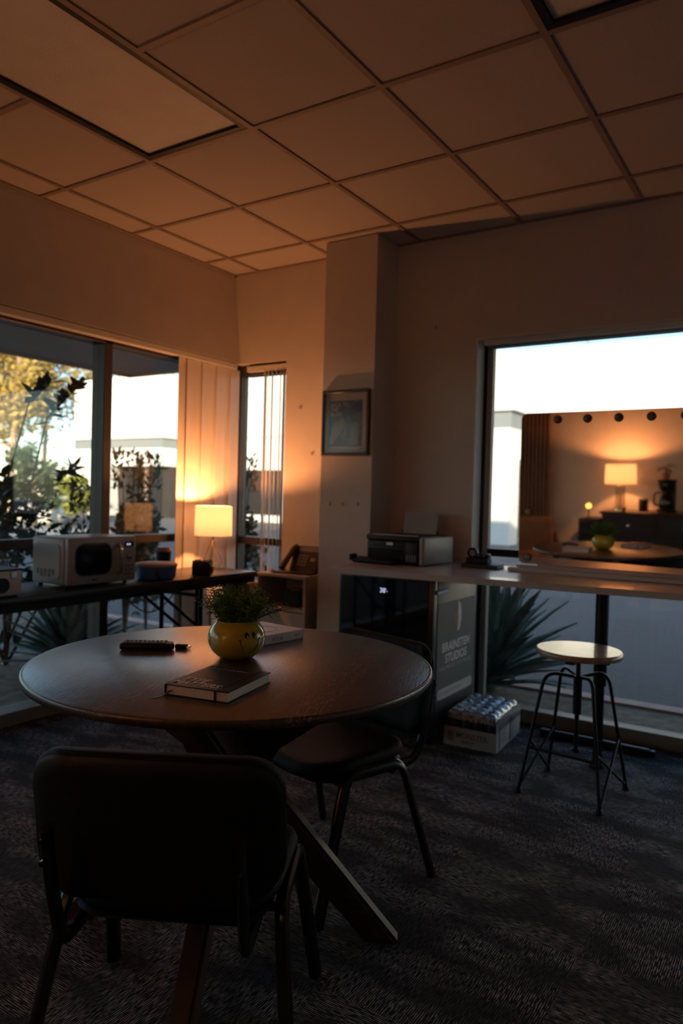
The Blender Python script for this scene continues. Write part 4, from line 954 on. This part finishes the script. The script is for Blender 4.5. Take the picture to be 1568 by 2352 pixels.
q.build('smile', M['ink'], t)
for az in (.355, .64):
    for m_, s_, e_, dz, da in ((M['ink'], 1, .0, 0, 0), (M['whitebook'], .33, .0012, -.004, .02)):
        p = onpot(az+da, .076+dz, e_); nrm = Vector((math.cos(toc+az), math.sin(toc+az), .35)).normalized()
        MB().lathe([(.0062*s_, 0), (.0055*s_, .0012), (.0, .0014)], n=16, mtx=Matrix.Translation(p) @ nrm.to_track_quat('Z', 'Y').to_matrix().to_4x4() @ Matrix.Diagonal((1, 1.45, 1, 1))).build('eye' if s_ == 1 else 'eye_glint', m_, t)
# potted artificial grass: sprigs of narrow leaves
pl = thing('potted_grass', 'bushy green grass-like plant growing in the yellow pot', 'plant', (PX, PY, ZT+.09))
sprigs = []
for k in range(6):
    r = random.Random(60+k); q = MB(); n = 8; P = []
    for i in range(n+1): s_ = i/n; P.append(Vector((.016*s_*s_*(1+.4*k/5), 0, .105*s_)))
    q.tube(P, [.0012]*n+[.0005], 5)
    for i in range(2, n+1):
        for j in range(2):
            a = r.uniform(0, 6.28); l = r.uniform(.016, .030)*(1 if i < n else .8); e = r.uniform(.75, 1.3); w = .0024
            M4 = Matrix.Translation(P[i]) @ Matrix.Rotation(a, 4, 'Z') @ Matrix.Rotation(-e+PI/2-.3, 4, 'X')
            q.add([(0, 0, 0), (-w, l*.4, .001), (0, l*.4, -.0008), (w, l*.4, .001), (-w*.7, l*.75, .0005), (0, l*.75, -.001), (w*.7, l*.75, .0005), (0, l, -.002)], [(0, 1, 2), (0, 2, 3), (1, 4, 5, 2), (2, 5, 6, 3), (4, 7, 5), (5, 7, 6)], M4)
    sprigs.append(q.mesh('sprig', M['grass'], 60))
r = random.Random(9)
for k in range(190):
    a = r.uniform(0, 6.28); f = math.sqrt(r.random()); rad = .044*f; tilt = f*.50*r.uniform(.3, 1.15); s_ = r.uniform(.70, 1.14)*(1.0-.10*f)
    link('sprig', r.choice(sprigs), pl, (rad*math.cos(a), rad*math.sin(a), .0), Euler((0, tilt, a), 'XYZ'), s_)
for a, tl in ((3.3, .95), (3.0, 1.05), (.5, .95), (.75, 1.05)): link('sprig', sprigs[2], pl, (.035*math.cos(a), .035*math.sin(a), .008), Euler((0, tl, a), 'XYZ'), 1.12)

# book: corner points near-left, near, right
A_ = Vector((-1.242, 1.188)); B_ = Vector((-1.075, 1.222)); ang = math.atan2(B_.y-A_.y, B_.x-A_.x)
bw, bl, bh = .168, .208, .026
t = thing('black_book', 'black book titled TYPE MATTERS with elastic band and ribbon', 'book', (A_.x, A_.y, ZT), ang)
MB().rbox(0, bw, 0, bl, 0, .0025, .001, 1).build('back_cover', M['bookblack'], t)
MB().rbox(0, bw, 0, bl, bh-.0025, bh, .001, 1).build('front_cover', M['bookblack'], t)
MB().rbox(-.0005, .004, 0.0, bl, .0026, bh-.0026, .001, 1).build('spine', M['bookblack'], t)
MB().box(.0045, bw-.004, .003, bl-.003, .0026, bh-.0026).build('pages', M['paper'], t, 0)
MB().box(bw-.036, bw-.030, -.0012, bl+.0012, -.0002 if False else bh, bh+.0008).box(bw-.036, bw-.030, -.0014, -.0004, .0005, bh+.0008).box(bw-.036, bw-.030, bl+.0004, bl+.0014, .0005, bh+.0008).build('elastic_band', M['ink'], t, 0)
text('TYPE', .038, M['bookink'], t, 'lettering', T(.012, .048, bh+.0003), bold=.0008, shear=.22, sx=.82)
text('MATTERS', .038, M['bookink'], t, 'lettering', T(.006, .016, bh+.0003), bold=.0008, shear=.22, sx=.76)
MB().box(.1385, .1415, .015, .019, bh+.0002, bh+.0006).build('period', M['bookink'], t, 0)
text('simple tips for everyday typography', .0078, M['bookink'], t, 'subtitle', T(.012, .175, bh+.0003))
P = arc([(.020, .004, .012), (.018, -.006, .013), (.012, -.016, .004), (.004, -.028, .0015), (-.008, -.040, .0015)], .006, 4)
q = MB(); vs = []
for i, p in enumerate(P): vs += [tuple(p-Vector((.0035, -.001, 0))), tuple(p+Vector((.0035, -.001, 0)))]
q.add(vs, [(2*i, 2*i+1, 2*i+3, 2*i+2) for i in range(len(P)-1)]); o = q.build('ribbon', M['walnut'], t, 60)
sdf = o.modifiers.new('thick', 'SOLIDIFY'); sdf.thickness = .0006

# white book behind the pot
t = thing('white_book', 'thick white book with a ring drawn on its cover behind the pot', 'book', (-1.415, 1.735, ZT), math.atan2(.20, .022))
bl2, bw2, bh2 = .205, .19, .030   # local x along spine edge towards right-back, y to the left-back
MB().rbox(0, bl2, 0, bw2, 0, .0028, .001, 1).build('cover', M['whitebook'], t); MB().rbox(0, bl2, 0, bw2, bh2-.0028, bh2, .001, 1).build('cover', M['whitebook'], t)
MB().rbox(0, bl2, -.0006, .004, .001, bh2-.001, .0014, 1).build('spine', M['whitebook'], t)
MB().box(.004, bl2-.004, .0045, bw2-.004, .003, bh2-.003).build('pages', M['paper'], t, 0)
MB().tube([(.10+.052*math.cos(k*PI/20), .09+.052*math.sin(k*PI/20), bh2+.0003) for k in range(40)], .0006, 4, closed=True).build('cover_ring', M['greyink'], t)
text('2)o(2', .016, M['greyink'], t, 'spine_print', FRONT(.075, -.0008, .009)) if False else None
q = MB()
for i, (x, hh) in enumerate(((.062, .012), (.066, .009), (.070, .013), (.096, .012), (.100, .010), (.104, .013))): q.box(x, x+.0016, -.0012, -.0007, .008, .008+hh)
q.tube([(.083+.005*math.cos(k*PI/8), -.0010, .0145+.005*math.sin(k*PI/8)) for k in range(16)], .0006, 4, closed=True); q.build('spine_print', M['greyink'], t, 0)
MB().box(.165, .171, -.0012, -.0007, .013, .018).box(.173, .186, -.0012, -.0007, .014, .017).build('spine_logo', M['greyink'], t, 0)

# remote / keypad
t = thing('remote_control', 'black many-keyed remote control on the walnut table left of the pot', 'remote', (-1.650, 1.505, ZT), math.radians(37))
MB().rbox(-.075, .075, -.026, .026, .001, .019, .006, 3).build('body', M['black'], t)
km = MB().rbox(-.0045, .0045, -.0035, .0035, 0, .003, .001, 1).mesh('key', M['bronze'])
for i in range(10):
    for j in range(4): link('key', km, t, (-.060+.0125*i, -.0175+.0117*j, .0188))
MB().lathe([(.008, 0), (.008, .006)], n=16, mtx=T(.0755, -.012, .010, 0, PI/2, 0)).build('end_cap', M['stoolmet'], t)
t = thing('usb_stick', 'small dark stick lying against the end of the remote control', 'stick', (-1.580, 1.572, ZT), math.radians(20))
MB().rbox(-.014, .022, -.010, .010, .0, .012, .003, 2).build('body', M['black'], t); MB().rbox(.0225, .033, -.007, .007, .002, .009, .001, 1).build('metal_tip', M['chrome'], t)

# ================================================================ SEEN IN THE MIRROR
t = thing('dresser', 'low dark dresser against the front wall, seen in the mirror', 'dresser', (0, 0, 0))
x0, x1, y0, y1 = -2.0, -.30, -1.43, -.98
MB().rbox(x0-.02, x1+.02, y0, y1+.03, .858, .885, .004, 1).build('top', M['dressertop'], t)
MB().box(x0, x1, y0, y1, .10, .857).build('carcass', M['dresser'], t, 0)
for i in range(3):
    for j in range(3):
        xa = x0+.02+.56*i; za = .63-.25*j
        d_ = MB().rbox(xa, xa+.54, y1+.001, y1+.018, za, za+.21, .004, 1).build('drawer', M['dresser'], t)
        MB().rbox(xa+.04, xa+.50, y1+.0185, y1+.022, za+.04, za+.17, .002, 1).build('drawer_panel', M['dresser'], d_)
        MB().lathe([(.006, 0), (.006, .012), (.017, .018), (.017, .026), (0, .03)], n=18, mtx=T(xa+.27, y1+.022, za+.105, -PI/2, 0, 0)).build('drawer_knob', M['chrome'], d_)
for x in (x0+.04, x1-.04):
    for y in (y0+.04, y1-.04): MB().box(x-.025, x+.025, y-.025, y+.025, 0, .0995).build('foot', M['dresser'], t, 0)
t = thing('table_lamp', 'lit lamp with glass column base on the dresser, seen in the mirror', 'lamp', (-1.845, -1.15, .885))
MB().lathe([(.168, .300), (.160, .520), (.1585, .520), (.1665, .300)], n=48, caps=False).build('lamp_shade', M['shade'], t, 60)
MB().lathe([(.066, 0), (.066, .035), (.060, .045), (.0, .046)], n=36).build('base', M['brass'], t)
MB().lathe([(.055, .047), (.055, .275), (.052, .275), (.052, .047)], n=36, caps=False).build('glass_column', M['clear'], t)
MB().tube([(0, 0, .045), (0, 0, .36)], .006, 10).build('rod', M['brass'], t); MB().lathe([(.056, .276), (.056, .285), (.01, .29)], n=30).build('column_cap', M['brass'], t)
MB().lathe([(.010, 0), (.02, .02), (.026, .04), (.018, .06), (.001, .07)], (0, 0, .36), 20).build('bulb', M['bulb'], t)
q = MB()
for a in (0, 2.09, 4.19): q.tube([(0, 0, .34), (.16*math.cos(a), .16*math.sin(a), .34)], .0015, 5)
q.build('shade_spider', M['brass'], t)
lamp_light(t, .46, LAMP2_W, .025)
t = thing('glass_jar', 'short dark ribbed jar between lamp and coffee maker on the dresser', 'jar', (-1.60, -1.15, .885))
MB().lathe([(.046, 0), (.05, .01), (.05, .125), (.046, .13), (.044, .13), (.046, .01)], n=14).build('jar', M['darkglass'], t, 20); MB().lathe([(.051, .131), (.051, .142), (.0, .143)], n=28).build('lid', M['brass'], t)
t = thing('coffee_maker', 'black drip coffee maker with glass jug on the dresser', 'coffee maker', (-1.365, -1.15, .885))
MB().lathe([(.095, 0), (.10, .01), (.10, .028), (.085, .032), (0, .033)], n=36).build('base', M['black'], t)
MB().rbox(-.075, .075, -.13, -.09, .02, .30, .01, 2).build('water_tank', M['black'], t)
MB().lathe([(.070, .238), (.078, .25), (.098, .345), (.098, .352), (0, .353)], n=36).build('brew_basket', M['black'], t)
MB().lathe([(.062, .034), (.082, .05), (.086, .10), (.070, .18), (.052, .215), (.056, .225), (.050, .225), (.066, .18), (.082, .10), (.078, .052), (.001, .038)], n=36).build('glass_jug', M['darkglass'], t, 60)
MB().tube(arc([(-.055, .03, .215), (-.115, .06, .205), (-.118, .06, .09), (-.08, .04, .075)], .03), .009, 8).build('jug_handle', M['black'], t)
MB().lathe([(.055, .226), (.05, .234), (0, .236)], n=30).build('jug_lid', M['black'], t)
MB().rbox(-.022, .022, .097, .100, .29, .31, .001, 1).build('logo_plate', M['greyink'], t)
t = thing('potted_plant', 'small leafy plant in a clay pot on top of the coffee maker', 'plant', (-1.375, -1.15, 1.2385))
MB().lathe([(.030, 0), (.040, .075), (.036, .075), (.028, .01)], n=28).build('pot', M['terracotta'], t); MB().lathe([(.035, .06), (0, .064)], n=20).build('soil', M['soil'], t)
lm = MB().add(LM[1].vertices and [v.co[:] for v in LM[1].vertices], [tuple(p.vertices) for p in LM[1].polygons]).mesh('leaf', M['leaf'], 60)
q = MB(); r = random.Random(2); tips = []
for k in range(9):
    a = k*.7; e = r.uniform(.02, .05); tip = Vector((math.cos(a)*e, math.sin(a)*e, r.uniform(.11, .165))); q.tube([(0, 0, .06), (tip.x*.4, tip.y*.4, tip.z*.8), tip], [.003, .002, .0015], 5); tips.append((tip, a))
q.build('stems', M['leaf'], t)
for tip, a in tips: link('leaf', lm, t, tip, (r.uniform(-.7, .3), 0, a-PI/2), r.uniform(.075, .11))
t = thing('side_cabinet', 'small black cabinet left of the dresser, seen in the mirror', 'cabinet', (-2.15, -1.18, 0))
MB().rbox(-.115, .115, -.2, .18, .02, .795, .012, 2).build('body', M['dresser'], t); MB().box(-.10, .10, .1805, .188, .05, .76).build('door', M['black'], t, 0)
for x in (-.09, .09):
    for y in (-.17, .15): MB().lathe([(.012, 0), (.014, .0195)], (x, y, 0), 10).build('foot', M['black'], t)
t = thing('globe_lamp', 'tiny lit globe bulb lamp on the small black cabinet', 'lamp', (-2.155, -1.0-.02, .7955))
MB().lathe([(.03, 0), (.03, .008), (.008, .012), (.006, .085), (.014, .095), (.014, .112)], n=20).build('stem', M['bronze'], t)
MB().lathe([(.010, 0), (.024, .010), (.031, .028), (.026, .046), (.012, .057), (.001, .059)], (0, 0, .1125), 24).build('globe', mat('amber_globe', (1, .6, .15), .4, emit=(1.0, .46, .08), estr=3.2), t)
MB().tube([(.036*math.cos(k*PI/12), 0, .142+.036*math.sin(k*PI/12)) for k in range(24)], .003, 6, closed=True).build('guard_ring', M['bronze'], t)
# pleated brown curtain
t = thing('pleated_curtain', 'brown pleated curtain hanging at the left in the mirror', 'curtain', (0, 0, 0))
sm2 = MB().lathe([(.026, 0), (.024, 1.0), (.026, 1.94)], n=12).mesh('pleat', M['slat'], 60)
for i in range(11): link('pleat', sm2, t, (-3.20+.048*i, -1.36, .12), scale=(.9, 1.1, 1.0))
MB().tube([(-3.25, -1.36, 2.08), (-2.62, -1.36, 2.08)], .014, 10).build('curtain_rod', M['bronze'], t)
# tan armchair
t = thing('tan_armchair', 'tan leather armchair below the curtain, seen in the mirror', 'armchair', (-2.78, -.75, 0), math.radians(-20))
MB().rbox(-.30, .30, -.26, -.14, .38, .79, .05, 3, mtx=T(0, 0, 0, -.08, 0, 0)).build('backrest', M['tan'], t)
MB().rbox(-.27, .27, -.16, .30, .30, .42, .04, 3).build('seat', M['tan'], t)
for s_ in (-1, 1):
    MB().tube(arc([(s_*.33, -.28, .0), (s_*.33, -.24, .62), (s_*.33, .28, .56), (s_*.33, .30, 0)], .06), .018, 8).build('arm_frame', M['walnut'], t)
MB().tube([(-.33, -.2, .30), (.33, -.2, .30)], .015, 8).tube([(-.33, .25, .29), (.33, .25, .29)], .015, 8).build('cross_bar', M['walnut'], t)
